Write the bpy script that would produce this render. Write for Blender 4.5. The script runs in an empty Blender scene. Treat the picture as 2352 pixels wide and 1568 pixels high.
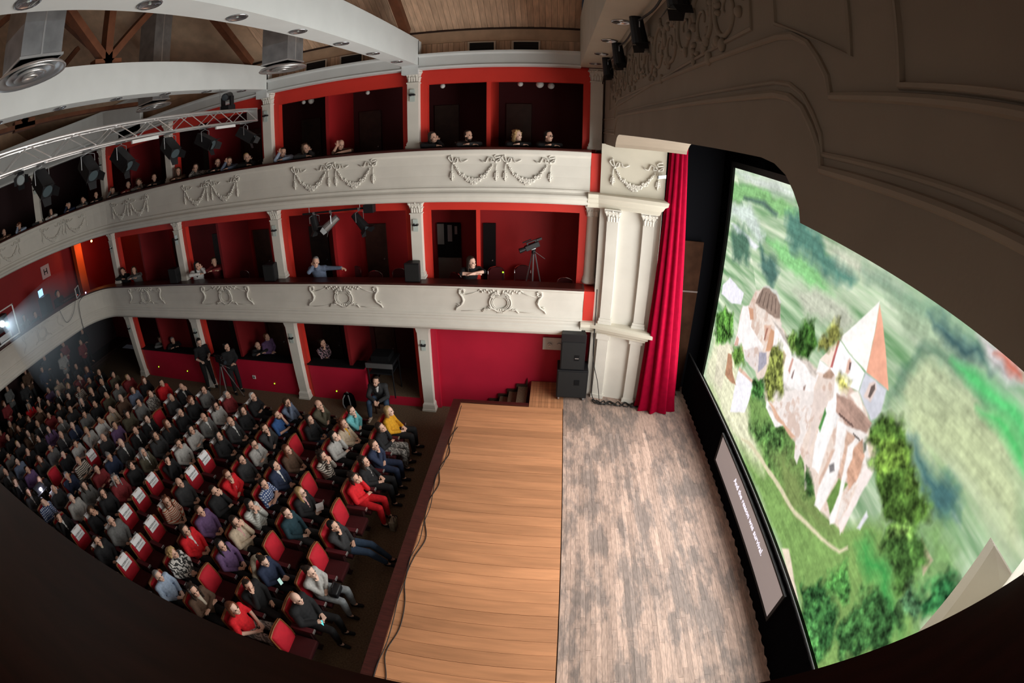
import bpy, math, random
import numpy as np
from mathutils import Vector, Matrix
random.seed(7)
D = bpy.data
SC = bpy.context.scene
COL = SC.collection
PI = math.pi

# ------------------------------------------------------------------ camera
cd = D.cameras.new('camera'); cam = D.objects.new('camera', cd); COL.objects.link(cam)
cd.type = 'PANO'; cd.sensor_width = 36.0; cd.sensor_fit = 'HORIZONTAL'; cd.clip_start = 0.01
cd.panorama_type = 'FISHEYE_EQUISOLID'
cd.fisheye_lens = 1083.957 / 2352.0 * 36.0
cd.fisheye_fov = math.radians(175)
CZ, YAW, PITCH, ROLL = 7.279, 0.087184, 0.455373, 0.0099
fw = Vector((-math.sin(YAW)*math.cos(PITCH), math.cos(YAW)*math.cos(PITCH), -math.sin(PITCH)))
rt = Vector((math.cos(YAW), math.sin(YAW), 0)); up = rt.cross(fw)
r2 = rt*math.cos(ROLL) + up*math.sin(ROLL); u2 = -rt*math.sin(ROLL) + up*math.cos(ROLL)
cam.matrix_world = Matrix(((r2.x,u2.x,-fw.x,0),(r2.y,u2.y,-fw.y,0),(r2.z,u2.z,-fw.z,CZ),(0,0,0,1)))
SC.camera = cam

# ------------------------------------------------------------------ world, lights, exposure
w = D.worlds.new('world'); SC.world = w; w.use_nodes = True
w.node_tree.nodes['Background'].inputs[0].default_value = (0.010, 0.010, 0.012, 1)
vs = SC.view_settings
vs.view_transform = 'Standard'; vs.look = 'None'; vs.gamma = 1.0; vs.use_curve_mapping = False
vs.exposure = 0.12
SC.cycles.use_denoising = True
SC.cycles.max_bounces = 3; SC.cycles.diffuse_bounces = 3; SC.cycles.volume_bounces = 0; SC.cycles.glossy_bounces = 2; SC.cycles.adaptive_threshold = 0.08
SC.cycles.sample_clamp_indirect = 4.0

def light(name, kind, loc, target, power, color=(1,1,1), size=None, size_y=None, spot=None, radius=None):
    l = D.lights.new(name, kind); l.energy = power; l.color = color
    if kind == 'AREA':
        l.shape = 'RECTANGLE'; l.size = size; l.size_y = size_y or size
    if kind == 'SPOT':
        l.spot_size = math.radians(spot); l.spot_blend = 0.6
    if radius is not None and kind != 'AREA': l.shadow_soft_size = radius
    o = D.objects.new(name, l); COL.objects.link(o); o.location = loc
    if target is not None:
        o.rotation_euler = (Vector(target) - Vector(loc)).to_track_quat('-Z', 'Y').to_euler()
    return o
YC = 5.05
# area lamp added before the cinema screen to strengthen its light
light('screen_boost_light', 'AREA', (3.93, 5.45, 4.3), (-6, 5.45, 4.3), 820, (1.0, 0.985, 0.945), 8.6, 4.9)
# weak fill lamp added under the roof; the hall's downlights are unlit
light('roof_fill_light', 'AREA', (-5.0, YC, 9.3), (-5.0, YC, 0), 3, (0.80, 0.90, 1.0), 3.0, 8.0)
# spill of the film projector at the back of the hall
light('projector_spill', 'AREA', (-16.0, 5.2, 4.6), (0, 5.2, 3.0), 14, (0.75, 0.88, 1.0), 1.2, 0.8)

# ------------------------------------------------------------------ materials
MATS = {}
def mat(name, col, rough=0.6, var=0.0, scale=6.0, bump=0.0, bscale=40.0, metal=0.0, rnd=0.0, stretch=None, emit=None, estr=1.0, spec=0.4, col2=None, coords='Object', trans=0.0, alpha=1.0):
    if name in MATS: return MATS[name]
    m = D.materials.new(name); m.use_nodes = True; MATS[name] = m
    nt = m.node_tree; b = nt.nodes['Principled BSDF']; L = nt.links
    b.inputs['Base Color'].default_value = (*col, 1); b.inputs['Roughness'].default_value = rough
    b.inputs['Metallic'].default_value = metal; b.inputs['Specular IOR Level'].default_value = spec
    m.diffuse_color = (*col, 1)
    if trans: b.inputs['Transmission Weight'].default_value = trans
    if alpha < 1: b.inputs['Alpha'].default_value = alpha
    if emit:
        b.inputs['Emission Color'].default_value = (*emit, 1); b.inputs['Emission Strength'].default_value = estr
    vec = None
    if var or bump:
        tc = nt.nodes.new('ShaderNodeTexCoord'); mp = nt.nodes.new('ShaderNodeMapping')
        if stretch: mp.inputs['Scale'].default_value = stretch
        if coords == 'World':
            g = nt.nodes.new('ShaderNodeNewGeometry'); L.new(g.outputs['Position'], mp.inputs['Vector'])
        else: L.new(tc.outputs[coords], mp.inputs['Vector'])
        vec = mp.outputs['Vector']
    cur = None
    if var:
        n = nt.nodes.new('ShaderNodeTexNoise'); n.inputs['Scale'].default_value = scale; n.inputs['Detail'].default_value = 4
        L.new(vec, n.inputs['Vector'])
        r = nt.nodes.new('ShaderNodeValToRGB')
        c2 = col2 or tuple(max(0, c*(1-var)) for c in col)
        r.color_ramp.elements[0].position = 0.32; r.color_ramp.elements[1].position = 0.68
        r.color_ramp.elements[0].color = (*c2, 1)
        r.color_ramp.elements[1].color = (*tuple(min(1, c*(1+var*0.4)) for c in col), 1)
        L.new(n.outputs['Fac'], r.inputs['Fac']); cur = r.outputs['Color']
    if rnd:
        oi = nt.nodes.new('ShaderNodeObjectInfo'); hs = nt.nodes.new('ShaderNodeHueSaturation')
        mr = nt.nodes.new('ShaderNodeMapRange'); mr.inputs['To Min'].default_value = 1-rnd; mr.inputs['To Max'].default_value = 1+rnd
        L.new(oi.outputs['Random'], mr.inputs['Value']); L.new(mr.outputs['Result'], hs.inputs['Value'])
        if cur: L.new(cur, hs.inputs['Color'])
        else: hs.inputs['Color'].default_value = (*col, 1)
        cur = hs.outputs['Color']
    if cur: L.new(cur, b.inputs['Base Color'])
    if bump:
        n2 = nt.nodes.new('ShaderNodeTexNoise'); n2.inputs['Scale'].default_value = bscale; L.new(vec, n2.inputs['Vector'])
        bp = nt.nodes.new('ShaderNodeBump'); bp.inputs['Strength'].default_value = bump; bp.inputs['Distance'].default_value = 0.01
        L.new(n2.outputs['Fac'], bp.inputs['Height']); L.new(bp.outputs['Normal'], b.inputs['Normal'])
    return m

plaster = mat('plaster_cream', (0.74, 0.71, 0.65), 0.75, 0.06, 2.0, 0.08, 60)
plaster_side = mat('plaster_warm', (0.70, 0.66, 0.56), 0.75, 0.06, 2.0, 0.08, 60)
white_beam = mat('beam_white', (0.70, 0.73, 0.735), 0.8, 0.05, 2.0)
red_wall = mat('red_paint', (0.34, 0.010, 0.013), 0.6, 0.10, 1.5, 0.05, 80)
crimson = mat('red_cool_lit', (0.56, 0.012, 0.045), 0.6, 0.08, 1.5, 0.05, 80)  # cool light on the ground floor red is put into this colour
red_dark = mat('red_dark_shaded', (0.19, 0.006, 0.009), 0.65, 0.10, 1.5)  # darker copy of the red, holding the shadow inside the boxes
red_side = mat('red_orange_trim', (0.66, 0.035, 0.022), 0.55, 0.06, 2.0)
rail_wood = mat('mahogany', (0.060, 0.014, 0.011), 0.35, 0.35, 5.0, stretch=(1,8,8))
dark_wood = mat('dark_wood', (0.045, 0.022, 0.016), 0.5, 0.3, 6.0)
black = mat('black_paint', (0.006, 0.006, 0.007), 0.7, spec=0.15)
black_cloth = mat('black_cloth', (0.004, 0.004, 0.005), 1.0, spec=0.0)
black_plastic = mat('black_plastic', (0.011, 0.011, 0.013), 0.48, spec=0.3)
metal = mat('aluminium', (0.86, 0.87, 0.88), 0.36, metal=0.9)
steel = mat('steel', (0.45, 0.46, 0.48), 0.35, metal=0.85)
galv = mat('galvanised', (0.42, 0.43, 0.45), 0.40, 0.25, 4.0, metal=0.75)
pine = mat('pine_ceiling', (0.74, 0.50, 0.345), 0.6, 0.22, 3.0, rnd=0.14, stretch=(6,1,1), coords='World')
pine_plain = mat('pine_board', (0.64, 0.43, 0.29), 0.6, 0.18, 3.0)
timber = mat('roof_timber', (0.16, 0.055, 0.025), 0.6, 0.3, 4.0)
carpet = mat('carpet_brown', (0.15, 0.098, 0.060), 0.95, 0.35, 30.0, 0.2, 120)

# ------------------------------------------------------------------ mesh helpers
class MB:
    def __init__(self): self.v = []; self.f = []
    def add(self, vs, fs):
        o = len(self.v); self.v += [tuple(p) for p in vs]; self.f += [tuple(i+o for i in f) for f in fs]; return self
    def box(self, x0, x1, y0, y1, z0, z1):
        return self.add([(x0,y0,z0),(x1,y0,z0),(x1,y1,z0),(x0,y1,z0),(x0,y0,z1),(x1,y0,z1),(x1,y1,z1),(x0,y1,z1)],
                        [(0,3,2,1),(4,5,6,7),(0,1,5,4),(1,2,6,5),(2,3,7,6),(3,0,4,7)])
    def obox(self, c, ax, ay, az):
        c, ax, ay, az = Vector(c), Vector(ax), Vector(ay), Vector(az)
        vs = [c+ax*i+ay*j+az*k for k in (-1,1) for (i,j) in ((-1,-1),(1,-1),(1,1),(-1,1))]
        return self.add(vs, [(0,3,2,1),(4,5,6,7),(0,1,5,4),(1,2,6,5),(2,3,7,6),(3,0,4,7)])
    def cyl(self, p0, p1, r0, r1=None, n=10, caps=True):
        p0, p1 = Vector(p0), Vector(p1); r1 = r0 if r1 is None else r1
        d = (p1-p0).normalized(); a = d.orthogonal().normalized(); b = d.cross(a)
        vs = []
        for p, r in ((p0,r0),(p1,r1)):
            vs += [p + (a*math.cos(2*PI*i/n) + b*math.sin(2*PI*i/n))*r for i in range(n)]
        fs = [(i,(i+1)%n,n+(i+1)%n,n+i) for i in range(n)]
        if caps: fs += [tuple(range(n))[::-1], tuple(range(n,2*n))]
        return self.add(vs, fs)
    def tube(self, pts, r, n=6, closed=False):
        pts = [Vector(p) for p in pts]; m = len(pts)
        rr = r if isinstance(r, (list,tuple)) else [r]*m
        a = None; vs = []
        for i, p in enumerate(pts):
            if closed: d = (pts[(i+1)%m]-pts[i-1])
            else: d = pts[min(i+1,m-1)]-pts[max(i-1,0)]
            d = d.normalized() if d.length > 1e-9 else Vector((0,0,1))
            if a is None: a = d.orthogonal().normalized()
            a = (a - d*a.dot(d)); a = a.normalized() if a.length > 1e-6 else d.orthogonal().normalized()
            b = d.cross(a)
            vs += [p + (a*math.cos(2*PI*k/n)+b*math.sin(2*PI*k/n))*rr[i] for k in range(n)]
        fs = []
        for i in range(m if closed else m-1):
            j = (i+1) % m
            fs += [(i*n+k, i*n+(k+1)%n, j*n+(k+1)%n, j*n+k) for k in range(n)]
        if not closed: fs += [tuple(range(n))[::-1], tuple((m-1)*n+k for k in range(n))]
        return self.add(vs, fs)
    def sph(self, c, r, n=8, m=6):
        r = r if isinstance(r, (list,tuple)) else (r,r,r)
        vs = [(c[0],c[1],c[2]-r[2])]
        for i in range(1,m):
            t = -PI/2+PI*i/m
            vs += [(c[0]+r[0]*math.cos(t)*math.cos(2*PI*k/n), c[1]+r[1]*math.cos(t)*math.sin(2*PI*k/n), c[2]+r[2]*math.sin(t)) for k in range(n)]
        vs.append((c[0],c[1],c[2]+r[2])); top = len(vs)-1
        fs = [(0,1+(k+1)%n,1+k) for k in range(n)]
        for i in range(m-2):
            fs += [(1+i*n+k,1+i*n+(k+1)%n,1+(i+1)*n+(k+1)%n,1+(i+1)*n+k) for k in range(n)]
        fs += [(top,1+(m-2)*n+k,1+(m-2)*n+(k+1)%n) for k in range(n)]
        return self.add(vs, fs)
    def lathe(self, prof, c=(0,0,0), n=16):
        vs = []; m = len(prof)
        for r, z in prof: vs += [(c[0]+r*math.cos(2*PI*k/n), c[1]+r*math.sin(2*PI*k/n), c[2]+z) for k in range(n)]
        fs = []
        for i in range(m-1): fs += [(i*n+k, i*n+(k+1)%n, (i+1)*n+(k+1)%n, (i+1)*n+k) for k in range(n)]
        fs += [tuple(range(n))[::-1], tuple((m-1)*n+k for k in range(n))]
        return self.add(vs, fs)
    def prism(self, poly, o, u, v, d):
        # polygon (a,b) in the plane o + a*u + b*v, extruded by vector d
        o, u, v, d = Vector(o), Vector(u), Vector(v), Vector(d); n = len(poly)
        vs = [o+u*a+v*b for a,b in poly] + [o+u*a+v*b+d for a,b in poly]
        return self.add(vs, [tuple(range(n))[::-1], tuple(range(n,2*n))] + [(i,(i+1)%n,n+(i+1)%n,n+i) for i in range(n)])
    def sweep(self, prof, path, closed_prof=True):
        # profile (d, z): d towards the left normal of the path direction ; path of (x, y)
        P = [Vector((x,y)) for x,y in path]; m = len(P); n = len(prof); vs = []
        for i,p in enumerate(P):
            t0 = (P[i]-P[i-1]).normalized() if i>0 else (P[1]-P[0]).normalized()
            t1 = (P[i+1]-P[i]).normalized() if i<m-1 else t0
            n0 = Vector((-t0.y,t0.x)); n1 = Vector((-t1.y,t1.x))
            nn = (n0+n1).normalized(); k = 1/max(0.4, nn.dot(n0))
            vs += [(p.x+nn.x*d*k, p.y+nn.y*d*k, z) for d,z in prof]
        fs = []
        q = n if closed_prof else n-1
        for i in range(m-1):
            fs += [(i*n+k, i*n+(k+1)%n, (i+1)*n+(k+1)%n, (i+1)*n+k) for k in range(q)]
        if closed_prof: fs += [tuple(range(n))[::-1], tuple((m-1)*n+k for k in range(n))]
        return self.add(vs, fs)
    def mesh(self, name, material, smooth=False):
        me = D.meshes.new(name); me.from_pydata(self.v, [], self.f); me.update()
        if material: me.materials.append(material)
        if smooth: me.shade_smooth()
        return me
    def obj(self, name, material, parent=None, smooth=False, loc=None):
        return link(name, self.mesh(name, material, smooth), parent, loc)
def fixn(me):
    import bmesh
    bm = bmesh.new(); bm.from_mesh(me); bmesh.ops.recalc_face_normals(bm, faces=bm.faces); bm.to_mesh(me); bm.free()
def link(name, me, parent=None, loc=None, rz=None):
    o = D.objects.new(name, me); COL.objects.link(o)
    if parent is not None: o.parent = parent
    if loc is not None: o.location = loc
    if rz is not None: o.rotation_euler = (0,0,rz)
    return o
def empty(name, loc=(0,0,0), rz=0.0, parent=None):
    o = D.objects.new(name, None); COL.objects.link(o); o.location = loc; o.rotation_euler = (0,0,rz)
    o.empty_display_size = 0.1
    if parent is not None: o.parent = parent
    return o
def tag(o, label=None, cat=None, group=None, kind=None):
    if label: o['label'] = label
    if cat: o['category'] = cat
    if group: o['group'] = group
    if kind: o['kind'] = kind
    return o
def structure(o, label, cat): return tag(o, label, cat, kind='structure')
def copy_tree(o, parent=None):
    c = o.copy(); COL.objects.link(c); c.parent = parent
    for ch in list(o.children): copy_tree(ch, c)
    return c
def offset_mesh(me, d):
    return me

# ------------------------------------------------------------------ dimensions of the hall
COLX = [-3.14, -7.07, -11.0, -14.95]           # column lines on the far side
ENDX = 0.86                                    # last column beside the proscenium
BAYS = [(-1.14, -3.14, ENDX), (-5.05, -7.07, -3.14), (-9.0, -11.0, -7.07), (-12.95, -14.95, -11.0)]
YP = 9.98                                      # parapet plane of the far boxes
YW = 12.0                                      # back wall of the far boxes
Z1F, Z2F = 2.78, 5.92                          # box floors
HS = 1.0                                       # stage height

# ================================================================== SETTING
def S(o, label, cat='wall'): return structure(o, label, cat)
# floor of the stalls
S(MB().box(-20.2, -2.0, -2.4, 12.2, -0.2, 0.0).obj('floor', carpet), 'brown carpeted floor of the stalls under the seats', 'floor')
# outer shell
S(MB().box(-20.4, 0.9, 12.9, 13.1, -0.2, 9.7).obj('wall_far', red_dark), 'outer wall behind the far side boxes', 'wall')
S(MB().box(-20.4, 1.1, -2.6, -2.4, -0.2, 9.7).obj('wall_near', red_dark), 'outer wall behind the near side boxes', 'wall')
S(MB().box(-20.4, -20.2, -2.6, 13.1, -0.2, 9.7).obj('wall_rear', mat('rear_wall_shaded', (0.030, 0.010, 0.012), 0.8)), 'red rear wall behind the last rows', 'wall')  # wall colour darkened to stand for the gloom under the rear balcony

# ------------------------------------------------ balcony paths
def arc(cx, cy, r, a0, a1, n=10):
    return [(cx+r*math.cos(math.radians(a0+(a1-a0)*i/n)), cy+r*math.sin(math.radians(a0+(a1-a0)*i/n))) for i in range(n+1)]
YN = 2*YC - YP - 0.02
XR1 = -16.35
path1 = [(0.74, YP), (-3, YP), (-7, YP), (-11, YP)] + arc(XR1+1.3, YP-1.3, 1.3, 90, 180, 12) + [(XR1, 6.5), (XR1, 3.5)] + arc(XR1+1.3, YN+1.3, 1.3, 180, 270, 12) + [(-7, YN), (0.74, YN)]
def superell():
    pts = []
    for i in range(0, 33):
        t = PI/2 + PI*i/32
        c, s = math.cos(t), math.sin(t)
        pts.append((-14.2 - 3.75*abs(c)**(2/1.75), YC + (YP-YC)*math.copysign(abs(s)**(2/1.75), s)))
    return pts
path2 = [(0.74, YP), (-3, YP), (-7, YP), (-11, YP)] + superell() + [(-11, YN), (-7, YN), (-3, YN), (0.74, YN)]
prof2 = [(-.30,6.82),(.03,6.82),(.035,6.80),(.03,6.73),(.0,6.70),(-.015,6.68),(-.03,6.5),(-.025,6.25),(0,6.04),(.01,6.0),(.035,5.985),(.04,5.95),(.03,5.93),(.05,5.90),(.09,5.87),(.10,5.84),(.10,5.80),(.07,5.77),(.055,5.73),(.05,5.69),(.0,5.66),(-.34,5.64),(-.34,5.9)]
prof1 = [(-.30,3.72),(.03,3.72),(.035,3.70),(.03,3.67),(-.005,3.65),(-.03,3.45),(-.03,3.2),(-.005,3.04),(.02,3.02),(.03,2.98),(.02,2.96),(.035,2.92),(.03,2.87),(.05,2.84),(.06,2.78),(.085,2.75),(.09,2.70),(.07,2.66),(.03,2.62),(-.34,2.58),(-.34,2.75)]
b2 = MB().sweep(prof2, path2).obj('balcony_parapet', plaster); S(b2, 'cream parapet of the upper balcony decorated with ribbon garlands', 'balcony')
b1 = MB().sweep(prof1, path1).obj('balcony_parapet', plaster); S(b1, 'cream parapet of the middle balcony decorated with heart cartouches', 'balcony')
railp = lambda z: [(-.36,z-.05),(.045,z-.05),(.055,z-.03),(.045,z),(-.36,z)]
MB().sweep(railp(6.87), path2).obj('handrail', rail_wood, b2); MB().sweep(railp(3.77), path1).obj('handrail', rail_wood, b1)
# floors of the boxes
def slab(path, z0, z1, name, label, m, outer):
    n = len(path); vs = [(x,y,z) for z in (z0,z1) for x,y in path] + [(x,y,z) for z in (z0,z1) for x,y in outer]
    fs = []
    for i in range(n-1):
        fs += [(i,i+1,n+i+1,n+i), (i,2*n+i,2*n+i+1,i+1), (n+i,n+i+1,3*n+i+1,3*n+i), (2*n+i,3*n+i,3*n+i+1,2*n+i+1)]
    o = MB().add(vs, fs).obj(name, m); return S(o, label, 'floor')
def outer_of(path):
    out = []
    for x, y in path:
        if x > -15.2: out.append((x, 12.9 if y > YC else -2.4))
        else:
            t = math.atan2(y-YC, x+14.0); out.append((max(-20.2, -14.0+9*math.cos(t)), max(-2.4, min(12.9, YC+9*math.sin(t)))))
    return out
inner = lambda p, d: [(x + (d if x < -15.2 else 0)*-1, y + (d if y > YC else -d) if abs(y-YC) > 3 else y) for x, y in p]
slab(inner(path1, .25), 2.60, Z1F, 'floor_boxes', 'floor of the middle balcony boxes', dark_wood, outer_of(path1))
slab(inner(path2, .25), 5.70, Z2F, 'floor_boxes', 'floor of the upper balcony boxes', dark_wood, outer_of(path2))

# ------------------------------------------------ columns
def capital_mesh(wd, h, name):
    m = MB(); n = 4
    # bell widening upwards, abacus, two tiers of leaves and corner scrolls
    for k in range(5):
        a = wd*(.82+.05*k*k*.35); b = wd*(.82+.05*(k+1)*(k+1)*.35)
        z0 = h*k/5*.86; z1 = h*(k+1)/5*.86
        m.add([(-a,-a,z0),(a,-a,z0),(a,a,z0),(-a,a,z0),(-b,-b,z1),(b,-b,z1),(b,b,z1),(-b,b,z1)],[(0,1,5,4),(1,2,6,5),(2,3,7,6),(3,0,4,7)])
    m.box(-wd*1.25, wd*1.25, -wd*1.25, wd*1.25, h*.9, h)
    for s in range(4):
        R = Matrix.Rotation(s*PI/2, 4, 'Z')
        for tier, (zb, hh, cnt) in enumerate(((0.02, .42, 4), (.30, .50, 3))):
            for i in range(cnt):
                x = (-(cnt-1)/2 + i)*wd*1.5/cnt*1.1; lw = wd*.19
                pr = [(0, 0), (.10, .4), (.13, .75), (.30, 1.0), (.34, .9)]
                vs = []
                for (o, t) in pr:
                    for sx in (-1, 0, 1):
                        ww = lw*(1.0 if t < .8 else .7)
                        vs.append(R @ Vector((x+sx*ww, -wd*(.84+tier*.07)-wd*o*.8 - (wd*.08 if sx == 0 else 0), h*(zb+hh*t))))
                fs = []
                for a in range(4):
                    for b in range(2): fs.append((a*3+b, a*3+b+1, a*3+b+4, a*3+b+3))
                m.add(vs, fs)
        for sx in (-1, 1):
            c = R @ Vector((sx*wd*1.05, -wd*1.12, h*.78)); m.sph(c, wd*.2, 6, 5)
            c2 = R @ Vector((sx*wd*.5, -wd*1.1, h*.8)); m.sph(c2, wd*.13, 6, 4)
        c = R @ Vector((0, -wd*1.22, h*.86)); m.sph(c, wd*.16, 6, 4)
    return m.mesh(name, plaster)
CAP = capital_mesh(.14, .28, 'capital')
shaft_g = MB()
for z0, z1, a, b in ((0,.06,.19,.19),(.06,.20,.175,.165),(.20,.26,.165,.135),(.26,2.36,.135,.15),(2.36,2.42,.16,.165),(2.42,2.62,.17,.19)):
    shaft_g.add([(-a,-a,z0),(a,-a,z0),(a,a,z0),(-a,a,z0),(-b,-b,z1),(b,-b,z1),(b,b,z1),(-b,b,z1)],[(0,3,2,1),(4,5,6,7),(0,1,5,4),(1,2,6,5),(2,3,7,6),(3,0,4,7)])
SHG = shaft_g.mesh('shaft', plaster)
def shaft_mesh(h, a):
    m = MB()
    m.box(-a*1.35,a*1.35,-a*1.35,a*1.35,0,.06); m.box(-a*1.2,a*1.2,-a*1.2,a*1.2,.06,.12); m.box(-a*1.1,a*1.1,-a*1.1,a*1.1,.12,.15)
    m.box(-a,a,-a,a,.15,h-.02); m.box(-a*1.12,a*1.12,-a*1.12,a*1.12,h-.03,h)
    return m.mesh('shaft', plaster)
SH1 = shaft_mesh(5.36-3.77, .13); SH2 = shaft_mesh(8.42-6.87, .13)
# wall lamp with two small glass plates
def sconce_parts(parent, loc):
    e = empty('wall_lamp', loc); 
    MB().box(-.065,.065,-.10,.0,-.018,.018).obj('bracket', black_plastic, e)
    MB().box(-.06,.06,-.035,-.025,.03,.13).obj('glass_plate', glassy, e)
    MB().box(-.06,.06,-.035,-.025,-.16,-.03).obj('glass_plate', glassy, e)
    MB().cyl((0,-.05,-.03),(0,-.05,.03),.03,n=8).obj('bulb_holder', steel, e)
    return e
glassy = mat('frosted_glass', (0.55, 0.63, 0.60), 0.25, trans=0.0, spec=0.6)
ORD = ['first', 'second', 'third', 'fourth', 'fifth', 'sixth', 'seventh', 'eighth', 'ninth', 'tenth', 'eleventh', 'twelfth', 'thirteenth', 'fourteenth', 'fifteenth', 'sixteenth']
lamp0 = None
def pillar(x, y, lev, n, rz=0, lamp=True):
    global lamp0
    lab = {'g': 'ground floor', 'm': 'middle balcony', 'u': 'upper balcony'}[lev]
    z = {'g': 0, 'm': 3.77, 'u': 6.87}[lev]
    e = empty('pillar', (x, y, z), rz)
    S(e, 'cream %s of the %s, %s from the proscenium' % ('pillar' if lev == 'g' else 'pillar with leaf capital', lab, ORD[n]), 'pillar')
    link('shaft', {'g': SHG, 'm': SH1, 'u': SH2}[lev], e)
    if lev != 'g': link('capital', CAP, e, (0, 0, (5.36-3.77) if lev == 'm' else 8.42-6.87))
    if lamp:
        dz = {'g': 2.02, 'm': 1.32, 'u': 1.25}[lev]
        if lamp0 is None: l = lamp0 = sconce_parts(None, (0,0,0))
        else: l = copy_tree(lamp0)
        c, s = math.cos(rz), math.sin(rz)
        l.location = (x+s*.135, y-c*.135, z+dz); l.rotation_euler = (0, 0, rz)
        tag(l, 'small glass wall lamp on the %s pillar of the %s from the proscenium' % (ORD[n], lab), 'lamp', 'pillar wall lamps')
YCOL = 10.42
for i, x in enumerate(COLX):
    pillar(x, YCOL, 'g', i); pillar(x, YCOL, 'm', i); pillar(x, YCOL, 'u', i)
# curved rear run of the upper balcony and rear of the middle balcony
pillar(-17.2, 8.3, 'u', 4, math.radians(48)); pillar(-18.25, 5.9, 'u', 5, math.radians(80), False); pillar(-18.2, 3.6, 'u', 6, math.radians(100), False)
# last columns next to the proscenium
e = empty('pillar', (ENDX, 10.48, 3.77)); S(e, 'round cream column of the middle balcony touching the proscenium', 'pillar')
MB().lathe([(.17,0),(.17,.05),(.155,.07),(.16,.12),(.145,.15),(.135,.18),(.122,1.56),(.14,1.57),(.14,1.59)], n=20).obj('shaft', plaster, e, True)
link('capital', CAP, e, (0,0,1.59))
e = empty('pillar', (0.85, 10.46, 6.87)); S(e, 'plain pillar of the upper balcony touching the proscenium', 'pillar')
link('shaft', SH2, e); link('capital', CAP, e, (0,0,8.42-6.87))

# ------------------------------------------------ boxes on the far side
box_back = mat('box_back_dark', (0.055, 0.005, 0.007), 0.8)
def box_level(lev):
    zf, zt = {'g': (0.0, 2.60), 'm': (Z1F, 5.66), 'u': (Z2F, 8.70)}[lev]
    band = {'g': .12, 'm': .26, 'u': .34}[lev]
    nm = {'g': 'ground floor', 'm': 'middle balcony', 'u': 'upper balcony'}[lev]
    for k, (c, xl, xr) in enumerate(BAYS):
        m = MB()
        if lev == 'g' and k == 0:
            m.box(xl+.1, 1.0, 10.55, 10.7, 0, 2.62); m.box(xl+.1, xl+.30, 10.47, 10.56, 0, 2.62)
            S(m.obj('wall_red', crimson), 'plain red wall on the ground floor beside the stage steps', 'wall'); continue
        m.box(xl, xr, 10.46, 10.60, zt-band, zt+.02)
        m.box(xl, xl+.29, 10.46, 10.62, zf, zt-band); m.box(xr-.29, xr, 10.46, 10.62, zf, zt-band)
        S(m.obj('wall_red_frame', red_side), 'red painted frame round the %s box opening, %s bay from the stage' % (nm, ORD[k]), 'wall')
        px_ = c-.58 if (lev, k) == ('m', 0) else c-.34
        sk_ = -.23 if (lev, k) == ('m', 0) else 0
        S(MB().prism([(px_-.045,10.5),(px_+.045,10.5),(px_+.045+sk_,YW),(px_-.045+sk_,YW)], (0,0,zf), (1,0,0), (0,1,0), (0,0,zt-zf)).obj('wall_partition', red_side if k == 0 else (red_wall if (lev != 'g' and k < 2) else red_dark)), 'red partition between two %s boxes, %s bay from the stage' % (nm, ORD[k]), 'wall')  # darker reds on farther and ground floor partitions imitate the light falling off
        for q, d0 in enumerate((c-1.92, c-.10) if (lev, k) != ('m', 0) else (c-1.92, -1.83)):
            zh = zf+2.0 if lev != 'g' else 1.95
            dw = .62 if (lev, k, q) != ('m', 0, 1) else .33
            d = MB().box(d0, d0+dw, YW-.06, YW+.02, zf, zh).obj('door_%d' % (1+q+2*k), dark_wood if not (lev == 'm' and k == 0) else black)
            S(d, 'dark %s door in the back of the %s box, %s bay from the stage' % (('left', 'right')[q], nm, ORD[k]), 'door')
            MB().cyl((d0+dw-.08, YW-.10, zf+1.0), (d0+dw-.08, YW-.05, zf+1.0), .02, n=6).obj('door_handle', steel, d)
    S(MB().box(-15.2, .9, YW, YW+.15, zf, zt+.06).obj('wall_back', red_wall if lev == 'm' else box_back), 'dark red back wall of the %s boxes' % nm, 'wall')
for lev in 'gmu': box_level(lev)
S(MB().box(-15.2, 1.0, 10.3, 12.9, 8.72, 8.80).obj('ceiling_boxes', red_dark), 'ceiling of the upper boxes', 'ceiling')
# ground floor parapets and doorway
led = mat('led_green', (0.5, 0.8, 0.1), 0.4, emit=(0.35, 0.8, 0.02), estr=1.6)
for k, (c, xl, xr) in enumerate(BAYS):
    if k == 0: continue
    x1 = xr-.29 if k > 1 else -4.98
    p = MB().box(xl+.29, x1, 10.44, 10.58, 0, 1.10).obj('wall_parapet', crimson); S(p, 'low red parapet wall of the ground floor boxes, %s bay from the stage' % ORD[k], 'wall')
    MB().box(xl+.27, x1+.02, 10.40, 10.80, 1.10, 1.14).obj('ledge', black, p)
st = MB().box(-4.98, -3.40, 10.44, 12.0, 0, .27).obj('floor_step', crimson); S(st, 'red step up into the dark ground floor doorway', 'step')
MB().box(-4.96, -3.42, 10.47, 12.0, .27, .30).obj('carpet', carpet, st)
for x, z in ((-13.93,.42),(-12.23,.40),(-8.22,.32),(-5.99,.28),(-9.97,.31)):
    o = MB().sph((0,0,0), .022, 8, 6).obj('marker_light', led, None, False, (x, 10.43, z))
    tag(o, 'tiny green marker light low on the red parapet, %s' % {-13.93: 'leftmost of the five', -12.23: 'second from the left', -9.97: 'behind the tripod', -8.22: 'beside the white socket', -5.99: 'near the doorway'}[x], 'light', 'green marker lights')
o = MB().sph((0,0,0), .022, 8, 6).obj('marker_light', led, None, False, (-1.2, 11.0, Z1F+.97)); tag(o, 'green marker light on a camera cable in the middle box', 'light', 'green marker lights')
MB().cyl((0,0,-.95),(0,0,-.02),.012,n=6).obj('stand', black_plastic, o)
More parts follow.
